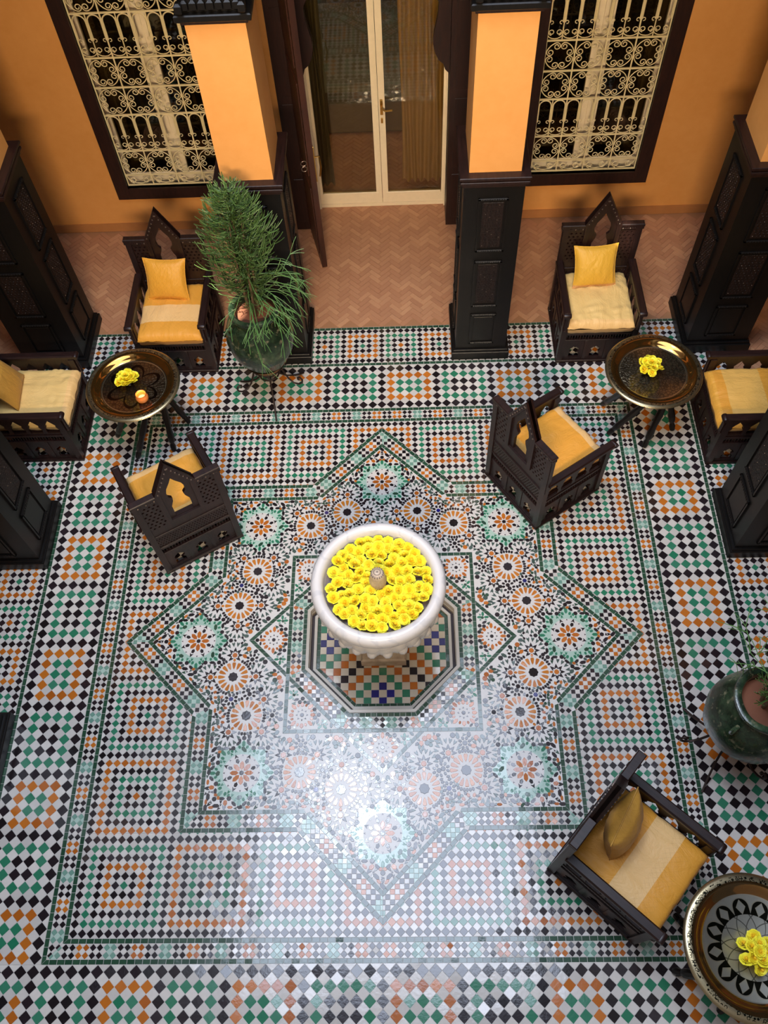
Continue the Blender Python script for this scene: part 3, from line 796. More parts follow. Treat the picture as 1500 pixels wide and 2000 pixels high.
# ================================================================== gallery brick floors (herringbone)
gal = sgroup('floor', 'terracotta herringbone brick floor of the gallery around the courtyard', 'floor')
mb = MB()
G0, G1 = 1.6*K, 4.09
for (x0, x1, y0, y1) in ((-4.6, 4.6, G0, 4.40), (G0, 4.6, -3.4, G0), (-4.6, -G0, -3.4, G0), (-2.2, 2.2, 4.40, 8.0)): mb.box(x0, x1, y0, y1, -.06, -.004, 'brick_bed')
mb.build('mortar_bed', gal)
BLn, BWd = .126, .042
cand = []
c45, s45 = cos(pi/4), sin(pi/4)
for a in range(-130, 200):
    for b in range(-90, 120):
        # classic herringbone: pairs stepping on a unit-width grid
        if (a - b) % 6 == 0: horiz = True
        elif (a - b) % 6 == 5: horiz = False
        else: continue
        gx, gy = a*BWd, b*BWd
        cx, cy = (gx+BLn/2, gy+BWd/2) if horiz else (gx+BWd/2, gy+BLn/2)
        X, Y = c45*cx-s45*cy, s45*cx+c45*cy+2.2
        inb = (abs(X) < 4.5 and G0+.03 < Y < 4.04) or (G0+.03 < abs(X) < 4.0 and -1.6 < Y < G0) or (abs(X) < .60 and 4.04 < Y < 6.4)
        if not inb: continue
        u, w = project(X, Y)
        if not (-30 < u < 1530 and -60 < w < 2030): continue
        cand.append((X, Y, (0 if horiz else pi/2)+pi/4))
def sc(c): return (c[0]-CAM_LOC[0])**2+(c[1]-CAM_LOC[1])**2 + (4 if c[1] > 4.04 else 0) + (30 if abs(c[0]) > 2.45 and c[1] < 2.9 else 0)
cand.sort(key=sc)
b0 = MB(); l, w = BLn/2-.0009, BWd/2-.0009
b0.box(-l, l, -w, w, -.012, 0, 'brick', bev=.0015); bme = b0.mesh('brick')
for (X, Y, a) in cand[:300]: link('brick', bme, gal, (X, Y, rnd.uniform(-.0012, .0008)), (rnd.gauss(0, .004), rnd.gauss(0, .004), a))
mb = MB()
for (X, Y, a) in cand[300:]:
    z = rnd.uniform(-.0012, .0008); Mx = Matrix.Translation((X, Y, z)) @ Matrix.Rotation(a, 4, 'Z')
    mb.add([(-l, -w, -.004), (l, -w, -.004), (l, w, -.004), (-l, w, -.004), (-l+.001, -w+.001, 0), (l-.001, -w+.001, 0), (l-.001, w-.001, 0), (-l+.001, w-.001, 0)], [(4, 5, 6, 7), (0, 1, 5, 4), (1, 2, 6, 5), (2, 3, 7, 6), (3, 0, 4, 7)], 'brick', Mx)
o = mb.build('small_brick', gal); o['kind'] = 'stuff'

# ================================================================== WALLS, OPENINGS
WY = 4.08
wb = sgroup('wall_back', 'warm orange plaster wall with the tall door and two grilled windows', 'wall')
mb = MB()
def wbx(x0, x1, z0, z1): mb.box(x0, x1, WY, WY+.3, z0, z1, 'plaster_orange')
WX0, WX1, WZ0, WZ1 = 1.24, 2.25, .40, 2.86
for s in (1, -1):
    a, b = sorted((s*.64, s*WX0)); wbx(a, b, 0, 3.35)
    a, b = sorted((s*WX0, s*WX1)); wbx(a, b, 0, WZ0); wbx(a, b, WZ1, 3.35)
    a, b = sorted((s*WX1, s*4.7)); wbx(a, b, 0, 3.35)
wbx(-.64, .64, 2.95, 3.35); mb.build('plaster', wb)
bb = MB()
for s in (1, -1):
    a, b = sorted((s*.77, s*4.5)); bb.box(a, b, WY-.012, WY, 0, .085, 'skirting')
struct(bb.build('baseboard_back'), 'low terracotta skirting along the orange back wall', 'baseboard')
for s, nm in ((-1, 'wall_left'), (1, 'wall_right')):
    mb = MB(); a, b = sorted((s*4.1, s*4.4)); mb.box(a, b, -3.4, WY, 0, 3.35, 'plaster_orange')
    struct(mb.build(nm), 'orange plaster wall closing the %s side gallery' % nm[5:], 'wall')
mb = MB()
for (x0, x1, y0, y1) in ((-4.4, 4.4, 2.42, 4.38), (2.42, 4.4, -2.42, 2.42), (-4.4, -2.42, -2.42, 2.42)): mb.box(x0, x1, y0, y1, 3.35, 3.6, 'wood_black')
struct(mb.build('ceiling'), 'dark wooden gallery ceiling above the columns', 'ceiling')
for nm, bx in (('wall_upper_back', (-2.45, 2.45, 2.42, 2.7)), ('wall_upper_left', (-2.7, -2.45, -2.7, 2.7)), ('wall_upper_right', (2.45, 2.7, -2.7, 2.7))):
    mb = MB(); mb.box(*bx, 3.6, 8.05, 'plaster_shade'); struct(mb.build(nm), 'darkened upper courtyard wall rising above the gallery, %s side' % nm[11:], 'wall')  # out of view, coloured dark to keep wall reflections off the tiles
mb = MB(); mb.box(-2.45, 2.45, -2.9, -2.62, 7.2, 8.05, 'plaster_cream'); mb.box(-2.45, 2.45, -2.9, -2.72, -.2, 3.4, 'plaster_cream')
struct(mb.build('wall_front'), 'pale courtyard wall behind the viewer', 'wall')
# ---- window with wrought grille
def spiral(cx, cy, r, a0, turns, sgn, n=12, endr=.25):
    return [(cx+(r*(1-(1-endr)*k/n))*cos(a0+sgn*turns*2*pi*k/n), cy+(r*(1-(1-endr)*k/n))*sin(a0+sgn*turns*2*pi*k/n)) for k in range(n+1)]
def rosette_cell(w, h):
    mb = MB(); R = min(w, h)*.485; th = .0040
    for q in range(4):
        base = q*pi/2
        arc = []
        r_s = R*.27
        # outer quarter arc
        A0, A1 = radians(21), radians(69)
        for k in range(9): t_ = A0+(A1-A0)*k/8; arc.append((R*cos(t_), R*sin(t_)))
        # spiral in at both ends
        def curl(px, py, ang, sg):
            cx, cy = px - r_s*cos(ang), py - r_s*sin(ang)
            return [(cx+r_s*(1-.68*k/16)*cos(ang+sg*k/16*2*pi*1.35), cy+r_s*(1-.68*k/16)*sin(ang+sg*k/16*2*pi*1.35)) for k in range(17)]
        c1 = curl(arc[-1][0], arc[-1][1], A1, 1); c0 = curl(arc[0][0], arc[0][1], A0, -1)
        pts = list(reversed(c0))[:-1]+arc+c1[1:]
        pts = [rotp(p_, base) for p_ in pts]
        mb.tube([(x, 0, z*(h/w if False else 1)) for x, z in pts], th, 'iron_cream', 4)
    return mb.mesh('scroll')
def arch_cell(w, h):
    """narrow round arch on a split bar with little volutes and a pair of scrolls beneath"""
    mb = MB(); th = .0042; hw = w/2
    top = h*.47; zb = -h*.10
    pts = [(-hw*.86, zb)]+[(-hw*.86*cos(pi*k/8), top-hw*.9+hw*.86*sin(pi*k/8)) for k in range(9)]+[(hw*.86, zb)]
    mb.tube([(x, 0, z) for x, z in pts], th*1.25, 'iron_cream', 4)
    for s in (1, -1):
        mb.tube([(s*x, 0, z) for x, z in [(hw*.98, h*.5), (hw*.98, -h*.5)]], th*.8, 'iron_cream', 4)
        mb.tube([(s*(hw*.86-.012-.012*cos(a)), 0, zb-.012*sin(a)) for a in [pi+ pi*1.6*k/9 for k in range(10)]], th*.8, 'iron_cream', 4)
        r = hw*.40
        mb.tube([(s*(hw*.5+r*(1-.5*k/14)*cos(a)), 0, -h*.32+r*(1-.5*k/14)*sin(a)) for k, a in [(k, -pi/2+2*pi*1.25*k/14) for k in range(15)]], th*.85, 'iron_cream', 4)
    mb.tube([(hw*.5*2*cos(a), 0, -h*.36+hw*.62*sin(a)) for a in [pi+pi*k/8 for k in range(9)]], th*.85, 'iron_cream', 4)
    return mb.mesh('arch_bar')
GX0, GX1 = 1.30, 2.19
zr = [.51, .61, .845, 1.175, 1.41, 1.65, 1.985, 2.22, 2.455, 2.80]
kinds = ['half', 'ros', 'arch', 'ros', 'ros', 'arch', 'ros', 'ros', 'arch']
cw = (GX1-GX0)/4
ros_me = rosette_cell(cw, .237); arch_me = arch_cell(cw/2, .333)
def window(s, name, label):
    t = sgroup(name, label, 'window', (s*(GX0+GX1)/2, WY, 0))
    hw = (GX1-GX0)/2
    # dark wood frame: four mitred boards
    mb = MB(); FO = hw+.125; Fi = hw+.005; z0, z1 = zr[0]-.135, zr[-1]+.1; zi0, zi1 = zr[0]-.015, zr[-1]+.01
    for prof in ((0, -.045, .10), (.045, -.062, .07)):
        o_, y_, _w = prof
        a, b = FO-o_, Fi
        za, zb, zc, zd = z0+o_, zi0, zi1, z1-o_
        for P in ([(-a, za), (a, za), (b, zb), (-b, zb)], [(a, za), (a, zd), (b, zc), (b, zb)], [(a, zd), (-a, zd), (-b, zc), (b, zc)], [(-a, zd), (-a, za), (-b, zb), (-b, zc)]):
            v = [(x, y_, z) for x, z in P]+[(x, .02, z) for x, z in P]
            mb.add(v, [(0, 1, 2, 3), (7, 6, 5, 4), (0, 4, 5, 1), (1, 5, 6, 2), (2, 6, 7, 3), (3, 7, 4, 0)], 'wood_frame')
    mb.build('window_frame', t)
    # reveal and painted casement
    for k_, (xa, xb) in enumerate(((-hw-.06, -.018), (.018, hw+.06))):
        mb = MB(); y0, y1 = .13, .17; za, zb = zr[0]-.1, 2.86; st = .048
        mb.box(xa, xa+st, y0, y1, za, zb, 'paint_white', bev=.006); mb.box(xb-st, xb, y0, y1, za, zb, 'paint_white', bev=.006)
        mb.box(xa+st, xb-st, y0, y1, za, za+.10, 'paint_white', bev=.006); mb.box(xa+st, xb-st, y0, y1, zb-.08, zb, 'paint_white', bev=.006)
        c = mb.build('casement', t)
        g = MB(); g.box(xa+st, xb-st, y0+.016, y0+.02, za+.1, zb-.08, 'glass'); g.build('pane', c)
    mb = MB(); mb.box(-.018, .018, .12, .18, zr[0]-.1, 2.86, 'paint_white'); mb.build('mullion', t)
    mb = MB(); mb.box(-hw-.06, hw+.06, .0, .3, zr[0]-.11, zr[0]-.1, 'paint_white'); mb.build('sill', t)
    # near-black box behind, its colour stands in for the dim interior
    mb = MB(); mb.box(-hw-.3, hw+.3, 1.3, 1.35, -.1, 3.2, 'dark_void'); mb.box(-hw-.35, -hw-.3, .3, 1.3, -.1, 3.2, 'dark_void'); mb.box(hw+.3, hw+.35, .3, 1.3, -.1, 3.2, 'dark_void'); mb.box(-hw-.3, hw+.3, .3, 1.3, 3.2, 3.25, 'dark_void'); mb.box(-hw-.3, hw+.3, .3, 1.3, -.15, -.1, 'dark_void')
    mb.build('dark_box', t)
    # grille
    mb = MB(); yg = -.02
    for z in zr: mb.box(-hw-.004, hw+.004, yg-.006, yg+.006, z-.0055, z+.0055, 'iron_cream')
    mb.build('cross_bars', t)
    mb = MB()
    for k in range(5): x = -hw+k*cw; mb.box(x-.005, x+.005, yg-.005, yg+.005, zr[0], zr[-1], 'iron_cream')
    mb.build('upright_bars', t)
    for r, kd in enumerate(kinds):
        zc = (zr[r]+zr[r+1])/2
        if kd == 'ros':
            for k in range(4): link('scroll_rosette', ros_me, t, (-hw+cw*(k+.5), yg, zc))
        elif kd == 'arch':
            for k in range(8): link('arch_bar', arch_me, t, (-hw+cw/2*(k+.5), yg, zc))
        else:
            mb = MB()
            for k in range(4):
                for s2 in (1, -1):
                    cx = -hw+cw*(k+.5)+s2*cw*.25
                    mb.tube([(cx+s2*-.0+.03*(1-.5*q/12)*cos(a), yg, zc-.005+.03*(1-.5*q/12)*sin(a)) for q, a in [(q, s2*(pi*.5+2*pi*1.2*q/12)) for q in range(13)]], .0042, 'iron_cream', 4)
                mb.tube([(-hw+cw*(k+.5)+cw*.46*cos(a), yg, zr[1]-.01+.075*sin(a)) for a in [pi+pi*q/10 for q in range(11)]], .0042, 'iron_cream', 4)
            mb.build('scroll_border', t)
    return t
window(-1, 'window_1', 'grilled window left of the door, partly hidden by the column with the potted plant')
window(1, 'window_2', 'grilled window right of the door, above the armchair with the pale seat cover')
# ---- glazed door
d1 = sgroup('door_1', 'white framed double glass door in the middle of the orange wall', 'door', (0, 0, 0))
DY = 4.31
for k_, (xa, xb) in enumerate(((-.555, .012), (.016, .575))):
    mb = MB(); st = .052
    mb.box(xa, xa+.022 if k_ == 0 else xa+st, DY, DY+.05, .03, 2.9, 'paint_white', bev=.004); mb.box(xb-(st if k_ == 0 else .022), xb, DY, DY+.05, .03, 2.9, 'paint_white', bev=.004)
    mb.box(xa+.01, xb-.01, DY+.002, DY+.048, .032, .125, 'paint_white'); mb.box(xa+.01, xb-.01, DY+.002, DY+.048, 2.8, 2.898, 'paint_white')
    mb.box(xa+.03, xb-.03, DY-.004, DY+.01, .125, .145, 'paint_white', bev=.003)
    c = mb.build('door_leaf', d1)
    mb = MB(); mb.box(xa+.02, xb-.02, DY+.022, DY+.027, .125, 2.8, 'glass'); mb.build('glass_pane', c)
mb = MB(); mb.box(-.60, -.555, DY-.03, DY+.06, 0, 2.95, 'paint_white'); mb.box(.575, .62, DY-.03, DY+.06, 0, 2.95, 'paint_white'); mb.box(-.60, .62, DY-.01, DY+.06, 0, .03, 'paint_white'); mb.box(-.60, .62, DY-.03, DY+.06, 2.9, 2.95, 'paint_white'); mb.build('door_frame', d1)
mb = MB(); mb.box(.028, .052, DY-.02, DY-.004, .93, 1.07, 'brass', bev=.006); mb.tube([(.04, DY-.02, 1.02), (.04, DY-.06, 1.02), (.07, DY-.065, 1.0), (.13, DY-.06, 1.0)], .008, 'brass', 8); mb.box(.031, .049, DY-.014, DY-.004, .85, .90, 'brass', bev=.004); mb.build('door_handle', d1, smooth=40)
# carved arch jambs of dark wood
jb = sgroup('trim_1', 'dark carved wooden door surround with cusped arch', 'trim')
for s in (1, -1):
    mb = MB(); a, b = sorted((s*.585, s*.77)); mb.box(a, b, WY-.07, WY+.03, 0, 3.2, 'wood_frame', bev=.006)
    for (z0, z1) in ((.1, .55), (.62, 1.25), (1.32, 2.0), (2.08, 2.8)): a, b = sorted((s*.625, s*.735)); mb.box(a, b, WY-.078, WY-.068, z0, z1, 'wood_frame', bev=.004)
    a, b = sorted((s*.585, s*.64)); mb.box(a, b, WY+.03, DY+.06, 0, 3.2, 'wood_frame')
    mb.build('jamb', jb)
    pr = [(.60, 1.36), (.575, 1.40), (.55, 1.425), (.535, 1.47), (.50, 1.50), (.47, 1.56), (.455, 1.63), (.46, 1.70), (.475, 1.77), (.49, 1.85), (.495, 1.93), (.47, 1.98), (.42, 2.02), (.38, 2.10), (.365, 2.2), (.33, 2.27), (.25, 2.34), (.2, 2.44), (.12, 2.5), (0, 2.62), (0, 2.95), (.60, 2.95)]
    vs, fs = plate([[(s*x, z) for x, z in pr]], .06)
    mb = MB(); mb.add([(x, WY+.06+zz, z) for x, z, zz in vs], fs, 'wood_frame'); mb.build('arch_spandrel', jb)
# open wooden leaf
d2 = sgroup('door_2', 'tall dark wooden door leaf standing open on the left of the doorway', 'door', (-.635, 4.03, 0))
ang = atan2(3.50-4.03, -.50+.635)
mb = MB(); mb.box(0, .545, -.022, .022, .015, 2.9, 'wood_door', bev=.004); mb.build('leaf_board', d2, rot=(0, 0, ang))
for (z0, z1) in ((.12, .8), (.92, 1.7), (1.82, 2.7)):
    mb = MB()
    for yy in (-.03, .018): mb.box(.07, .48, yy, yy+.012, z0, z1, 'wood_door', bev=.004)
    mb.build('leaf_panel', d2, rot=(0, 0, ang))
mb = MB(); mb.box(.485, .515, .022, .034, .88, 1.2, 'brass', bev=.005); mb.tube([(.50, .034, 1.1), (.50, .07, 1.1), (.50, .075, 1.0), (.50, .06, .92)], .007, 'brass', 8); mb.build('lock_bolt', d2, rot=(0, 0, ang))
mb = MB()
for z in (1.0, 1.05): mb.tube([(.485, -.035+.0-.022*cos(a)-.02, z+.022*sin(a)) for a in [2*pi*k/12 for k in range(12)]], .0035, 'nail', 5, closed=True)
mb.build('ring_pull', d2, rot=(0, 0, ang))
# room beyond the glass
rm = sgroup('wall_inner_room', 'dim room seen through the glass door', 'wall')
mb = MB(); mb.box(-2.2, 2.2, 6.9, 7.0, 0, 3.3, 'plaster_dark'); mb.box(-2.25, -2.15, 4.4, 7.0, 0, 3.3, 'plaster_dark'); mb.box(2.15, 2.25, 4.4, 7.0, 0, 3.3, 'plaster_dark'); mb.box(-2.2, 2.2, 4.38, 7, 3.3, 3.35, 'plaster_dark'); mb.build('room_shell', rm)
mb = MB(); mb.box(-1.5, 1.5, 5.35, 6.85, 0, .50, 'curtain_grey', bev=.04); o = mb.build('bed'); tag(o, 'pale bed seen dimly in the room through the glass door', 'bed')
def curtain(x0, x1, y, mat, label, amp=.030, nf=6, z1=2.9):
    mb = MB(); n = nf*8; P = []; F = []
    for j in range(9):
        z = .02+(z1-.02)*j/8
        for i in range(n+1):
            u = i/n; P.append((x0+(x1-x0)*u+.01*sin(j+u*9), y+amp*sin(u*nf*2*pi+.3*sin(j*.7)), z))
    for j in range(8):
        for i in range(n): F.append((j*(n+1)+i, j*(n+1)+i+1, (j+1)*(n+1)+i+1, (j+1)*(n+1)+i))
    k = len(P); P += [(x, yy+.006, z) for x, yy, z in P]; F += [tuple(k+q for q in reversed(f)) for f in F]
    mb.add(P, F, mat); o = mb.build('curtain', smooth=180); tag(o, label, 'curtain')
curtain(.20, .60, 4.62, 'curtain_cream', 'pale gold curtain gathered behind the right glass door leaf')
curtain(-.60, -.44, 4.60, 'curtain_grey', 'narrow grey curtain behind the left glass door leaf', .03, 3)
spot('room_fill', (-.2, 5.0, 3.0), (0, 4.9, 0), 90, (1, .82, .55), 120, .6, .2)  # unseen fill light added to brighten the curtains behind the glass

# ================================================================== COLUMNS
def panel_face(parent, w, M, carved=(True, True, False)):
    hw = .10 if w < .5 else .12
    for (z0, z1), cv in zip(((1.12, 1.575), (.58, 1.035), (.17, .50)), carved):
        mb = MB()
        for (a0, a1, b0, b1) in ((-hw, hw, z0, z0+.018), (-hw, hw, z1-.018, z1), (-hw, -hw+.014, z0, z1), (hw-.014, hw, z0, z1)): mb.box(a0, a1, -.012, .002, b0, b1, 'wood_black', M, bev=.003)
        # beaded strip on the ledges
        n = 11
        for k in range(n):
            x = -hw+.012+(2*hw-.024)*(k+.5)/n
            for z in (z0+.009, z1-.009): mb.box(x-.006, x+.006, -.017, -.010, z-.006, z+.006, 'wood_black', M, bev=.002)
        pf = mb.build('panel_moulding', parent)
        mb = MB(); mb.box(-hw+.03, hw-.03, -.006, .002, z0+.035, z1-.035, 'wood_carved' if cv else 'wood_black', M, bev=.003)
        if cv:
            nx, nz = 6, 15
            for i in range(nx):
                for j in range(nz):
                    x = -hw+.045+(2*hw-.09)*(i+(.5 if j % 2 else 0))/(nx-.5); z = z0+.055+(z1-z0-.11)*j/(nz-1)
                    mb.add([(x+.004, -.006, z), (x, -.006, z+.004), (x-.004, -.006, z), (x, -.006, z-.004), (x, -.0105, z)], [(0, 1, 4), (1, 2, 4), (2, 3, 4), (3, 0, 4)], 'nail' if (i*7+j*3) % 11 == 0 else 'wood_carved', M)
        mb.build('panel', parent)
def column(x0, x1, y0, y1, faces, label, cap=True):
    t = thing('column', label, 'column', ((x0+x1)/2, (y0+y1)/2, 0)); w, d = (x1-x0)/2, (y1-y0)/2
    mb = MB(); mb.box(-w, w, -d, d, 0, .085, 'wood_black', bev=.006); mb.box(-w+.012, w-.012, -d+.012, d-.012, .085, .105, 'wood_black', bev=.004); mb.build('plinth', t)
    mb = MB(); mb.box(-w+.03, w-.03, -d+.03, d-.03, .105, 1.68, 'wood_black', bev=.004); mb.build('wainscot', t)
    mb = MB()
    for (i, z0, z1) in ((.022, 1.66, 1.69), (.006, 1.69, 1.712), (.014, 1.712, 1.728), (.0, 1.728, 1.75)): mb.box(-w+i, w-i, -d+i, d-i, z0, z1, 'wood_dark', bev=.004)
    mb.build('crown_moulding', t)
    mb = MB(); q = .062; mb.box(-w+q, w-q, -d+q, d-q, 1.75, 2.78, 'plaster_orange'); mb.build('plaster_shaft', t)
    mb = MB(); mb.box(-w+.045, w-.045, -d+.045, d-.045, 2.765, 2.79, 'wood_dark', bev=.004); mb.box(-w+.02, w-.02, -d+.02, d-.02, 2.79, 2.83, 'wood_black', bev=.006); mb.box(-w+.06, w-.06, -d+.06, d-.06, 2.83, 3.35, 'wood_black')
    for s in (1, -1):
        for k in range(5): mb.box(s*(w-.06)-.02, s*(w-.06)+.02, -d+.0, -d+.05, 2.84+k*.1, 2.90+k*.1, 'wood_black', bev=.012)
    for k in range(7): x = -w+.09+(2*w-.18)*k/6; mb.box(x-.018, x+.018, -d+.03, -d+.06, 2.84, 2.90, 'wood_black', bev=.012)
    mb.build('capital', t)
    for fc in faces:
        Mx = {'-y': Matrix.Translation((0, -d+.03, 0)), '+x': Matrix.Translation((w-.03, 0, 0)) @ Matrix.Rotation(pi/2, 4, 'Z'), '-x': Matrix.Translation((-w+.03, 0, 0)) @ Matrix.Rotation(-pi/2, 4, 'Z')}[fc]
        panel_face(t, 2*w, Mx)
column(-1.03, -.57, 2.41, 2.96, ('-y', '+x'), 'black panelled column with orange plaster top behind the tall potted plant')
column(.57, 1.03, 2.41, 2.96, ('-y', '-x'), 'black panelled column with orange plaster top right of the glass door')
column(-2.97, -2.41, 2.43, 2.97, ('-y', '+x'), 'black panelled corner column between the two left armchairs')
column(2.42, 2.96, 2.42, 2.97, ('-y', '-x'), 'black panelled corner column between the two right armchairs')
column(-2.97, -2.40, .57, 1.10, ('+x', '-y'), 'dark panelled column at the left edge below the side armchair')
column(2.41, 2.96, .55, 1.08, ('-x', '-y'), 'dark panelled column at the right edge below the side armchair')
column(-2.97, -2.40, -1.06, -.50, ('+x', '-y'), 'dark column barely entering the left edge low in the picture')

# ================================================================== ARMCHAIRS
def ogee(cx, zb, w, h):
    """keyhole opening: pointed top, pinched waist, straight foot"""
    R = [(w*.5, 0), (w*.5, h*.30), (w*.34, h*.42), (w*.30, h*.50), (w*.46, h*.56), (w*.5, h*.66), (w*.40, h*.78), (w*.16, h*.90), (0, h)]
    return [(cx+x, zb+z) for x, z in R]+[(cx-x, zb+z) for x, z in R[::-1][1:]]
def circ(cx, cz, r, n=4, a0=0): return [(cx+r*cos(a0+2*pi*k/n), cz+r*sin(a0+2*pi*k/n)) for k in range(n)][::-1]
chair_meshes = None
def make_chair(label):
    t = thing('armchair', label, 'armchair', group='carved dark wood armchairs'); Wd = 'wood_dark'
    mb = MB(); h = .30
    for (a0, a1, b0, b1) in ((-h, h, -h, -h+.05), (-h, h, h-.05, h), (-h, -h+.05, -h+.05, h-.05), (h-.05, h, -h+.05, h-.05)): mb.box(a0, a1, b0, b1, 0, .028, Wd, bev=.006)
    mb.build('base_rail', t)
    g = .275
    for sx in (1, -1):
        for sy in (1, -1):
            mb = MB(); top = .535 if sy < 0 else .90
            mb.box(sx*g-.022, sx*g+.022, sy*g-.022, sy*g+.022, .028, top, Wd, bev=.004)
            if sy < 0: mb.lathe([(.012, .545), (.014, .40), (.02, .39)], 8, Wd, Matrix.Translation((sx*g, sy*g-.03, 0)))
            mb.build('leg', t)
    # four lower panels with three keyholes each
    ol = [[(-.253, 0), (.253, 0), (.253, .215), (-.253, .215)]]+[ogee(c, .028, .078, .125) for c in (-.165, 0, .165)]
    vs, fs = plate(ol, .014)
    mb = MB(); mb.add([(x, zz, z) for x, z, zz in vs], fs, Wd)
    for c in (-.0825, .0825): mb.box(c-.012, c+.012, -.012, .012, 0, .215, Wd, bev=.003)
    for zz in (.0, .012): mb.box(-.253, .253, -.011, .011, zz, zz+.009, Wd)
    pm = mb.mesh('lower_panel')
    for k, (lx, ly) in enumerate(((0, -g), (g, 0), (0, g), (-g, 0))): link('lower_panel', pm, t, (lx, ly, .028), (0, 0, k*pi/2))
    # spindle gallery rail
    mb = MB(); mb.box(-.253, .253, -.012, .012, 0, .012, Wd, bev=.003); mb.box(-.253, .253, -.012, .012, .062, .085, Wd, bev=.003)
    for k in range(24):
        x = -.242+.484*k/23; mb.lathe([(.003, .012), (.0065, .024), (.003, .037), (.0065, .050), (.003, .062)], 5, Wd, Matrix.Translation((x, 0, 0)))
    sm = mb.mesh('spindle_rail')
    for k, (lx, ly) in enumerate(((0, -g), (g, 0), (0, g), (-g, 0))): link('spindle_rail', sm, t, (lx, ly, .243), (0, 0, k*pi/2))
    mb = MB(); mb.box(-.262, .262, -.28, .265, .318, .338, Wd, bev=.004); mb.build('seat_board', t)
    # armrests and scalloped side frets
    for s in (1, -1):
        mb = MB(); mb.box(s*.283-.029, s*.283+.029, -.315, .262, .535, .575, Wd, bev=.009)
        Mx = Matrix.Translation((s*.283, -.315, .555)) @ Matrix.Rotation(pi/2, 4, 'Y') ; mb.lathe([(.0, -.029), (.018, -.029), (.021, -.024), (.021, .024), (.018, .029), (0, .029)], 12, Wd, Mx)
        mb.build('armrest', t, smooth=35)
        fr = [[(-.253, 0), (.253, 0), (.253, .20), (-.253, .20)]]
        for c in (-.19, -.063, .063, .19):
            fr.append([(c-.045, .012), (c+.045, .012), (c+.052, .05), (c+.035, .085), (c+.040, .105), (c+.018, .135), (c, .160), (c-.018, .135), (c-.040, .105), (c-.035, .085), (c-.052, .05)][::-1])
        vs, fs = plate(fr, .012); mb = MB(); mb.add([(x, zz, z) for x, z, zz in vs], fs, Wd); mb.build('side_fret', t, (s*g, 0, .335), (0, 0, pi/2))
    # back: body plate with gable, keyhole and two lattice grids
    out = [(-.262, -.145), (.262, -.145), (.262, 0), (.30, 0), (.30, .42), (.135, .42), (.135, .44), (0, .70), (-.135, .44), (-.135, .42), (-.30, .42), (-.30, 0), (-.262, 0)]
    holes = [ogee(0, .13, .125, .40)]
    for s in (1, -1):
        for i in range(4):
            for j in range(9):
                x = s*(.125+i*.034+(.017 if j % 2 else 0)); z = .10+j*.031
                if .115 < abs(x) < .25: holes.append([(x+.0105, z), (x, z+.0095), (x-.0105, z), (x, z-.0095)])
    vs, fs = plate([out]+holes, .022); mb = MB(); mb.add([(x, zz, z) for x, z, zz in vs], fs, Wd); bp = mb.build('back_panel', t, (0, .277, .48))
    mb = MB()
    for s in (1, -1):
        for k in range(26):
            for j in range(5):
                if s == 1: x = -.25+.5*k/25+(.01 if j % 2 else 0); z = -.120+j*.022
                else: continue
                for yy, sg in ((-.011, -1), (.011, 1)):
                    mb.add([(x+.007, yy, z), (x, yy, z+.007), (x-.007, yy, z), (x, yy, z-.007), (x, yy+sg*.006, z)], [(0, 1, 4), (1, 2, 4), (2, 3, 4), (3, 0, 4)], 'wood_carved')
    for zz in (-.142, .0): mb.box(-.262, .262, -.018, .018, zz, zz+.010, Wd, bev=.003)
    mb.build('carved_frieze', bp)
    # gable frame, thick
    gi = [(-.085, .02), (.085, .02), (.085, .40), (0, .57), (-.085, .40)]
    go = [(-.135, 0), (.135, 0), (.135, .315), (.135, .335), (0, .595), (-.135, .335)]
    ring = [go, [(-.10, .02), (-.10, .325), (0, .525), (.10, .325), (.10, .02)]]
    vs, fs = plate(ring, .052); mb = MB(); mb.add([(x, zz, z) for x, z, zz in vs], fs, Wd)
    for s in (1, -1):
        for k in range(13):
            u = (k+.5)/13; x = s*(.118*(1-u)); z = .335+.225*u-.004
            for yy in (-.028, .028): mb.box(x-.004, x+.004, yy-.003, yy+.003, z-.004, z+.004, 'nail' if k % 2 == 0 else Wd)
    mb.build('gable_frame', t, (0, .277, .585))
    # heavy top rails left and right of the gable
    for s in (1, -1):
        mb = MB(); a, b = sorted((s*.135, s*.308)); mb.box(a, b, .252, .302, .885, .912, Wd, bev=.005); mb.box(a, b, .258, .296, .858, .885, Wd, bev=.003)
        for k in range(9): x = s*(.15+.145*k/8); mb.box(x-.004, x+.004, .255, .299, .866, .876, 'nail' if k % 3 == 0 else Wd, bev=.001)
        mb.build('top_rail', t)
    return t
def place(o, x, y, th, label): o.location = (x, y, 0); o.rotation_euler = (0, 0, th); o['label'] = label; return o
CH = [(-1.64, 2.65, 0, 'carved dark armchair against the back wall left of the potted plant'),
      (1.706, 2.65, 0, 'carved dark armchair against the back wall under the right grilled window'),
      (-2.60, 1.80, pi/2, 'carved dark armchair at the left edge facing right, beside the brass tray table'),
      (2.71, 1.635, -pi/2, 'carved dark armchair at the right edge facing left, beside the brass tray table'),
      (-1.414, .915, radians(209.9), 'carved dark armchair left of the fountain with its back to the viewer'),
      (1.184, 1.219, radians(123.8), 'carved dark armchair right of the fountain, turned to show back and one side'),
      (1.380, -1.436, radians(47.8), 'carved dark armchair at lower right seen from straight above')]
c0 = make_chair(CH[0][3]); chairs = [c0]
for k in range(1, 7): chairs.append(copy_tree(c0))
for c, (x, y, th, lb) in zip(chairs, CH): place(c, x, y, th, lb)
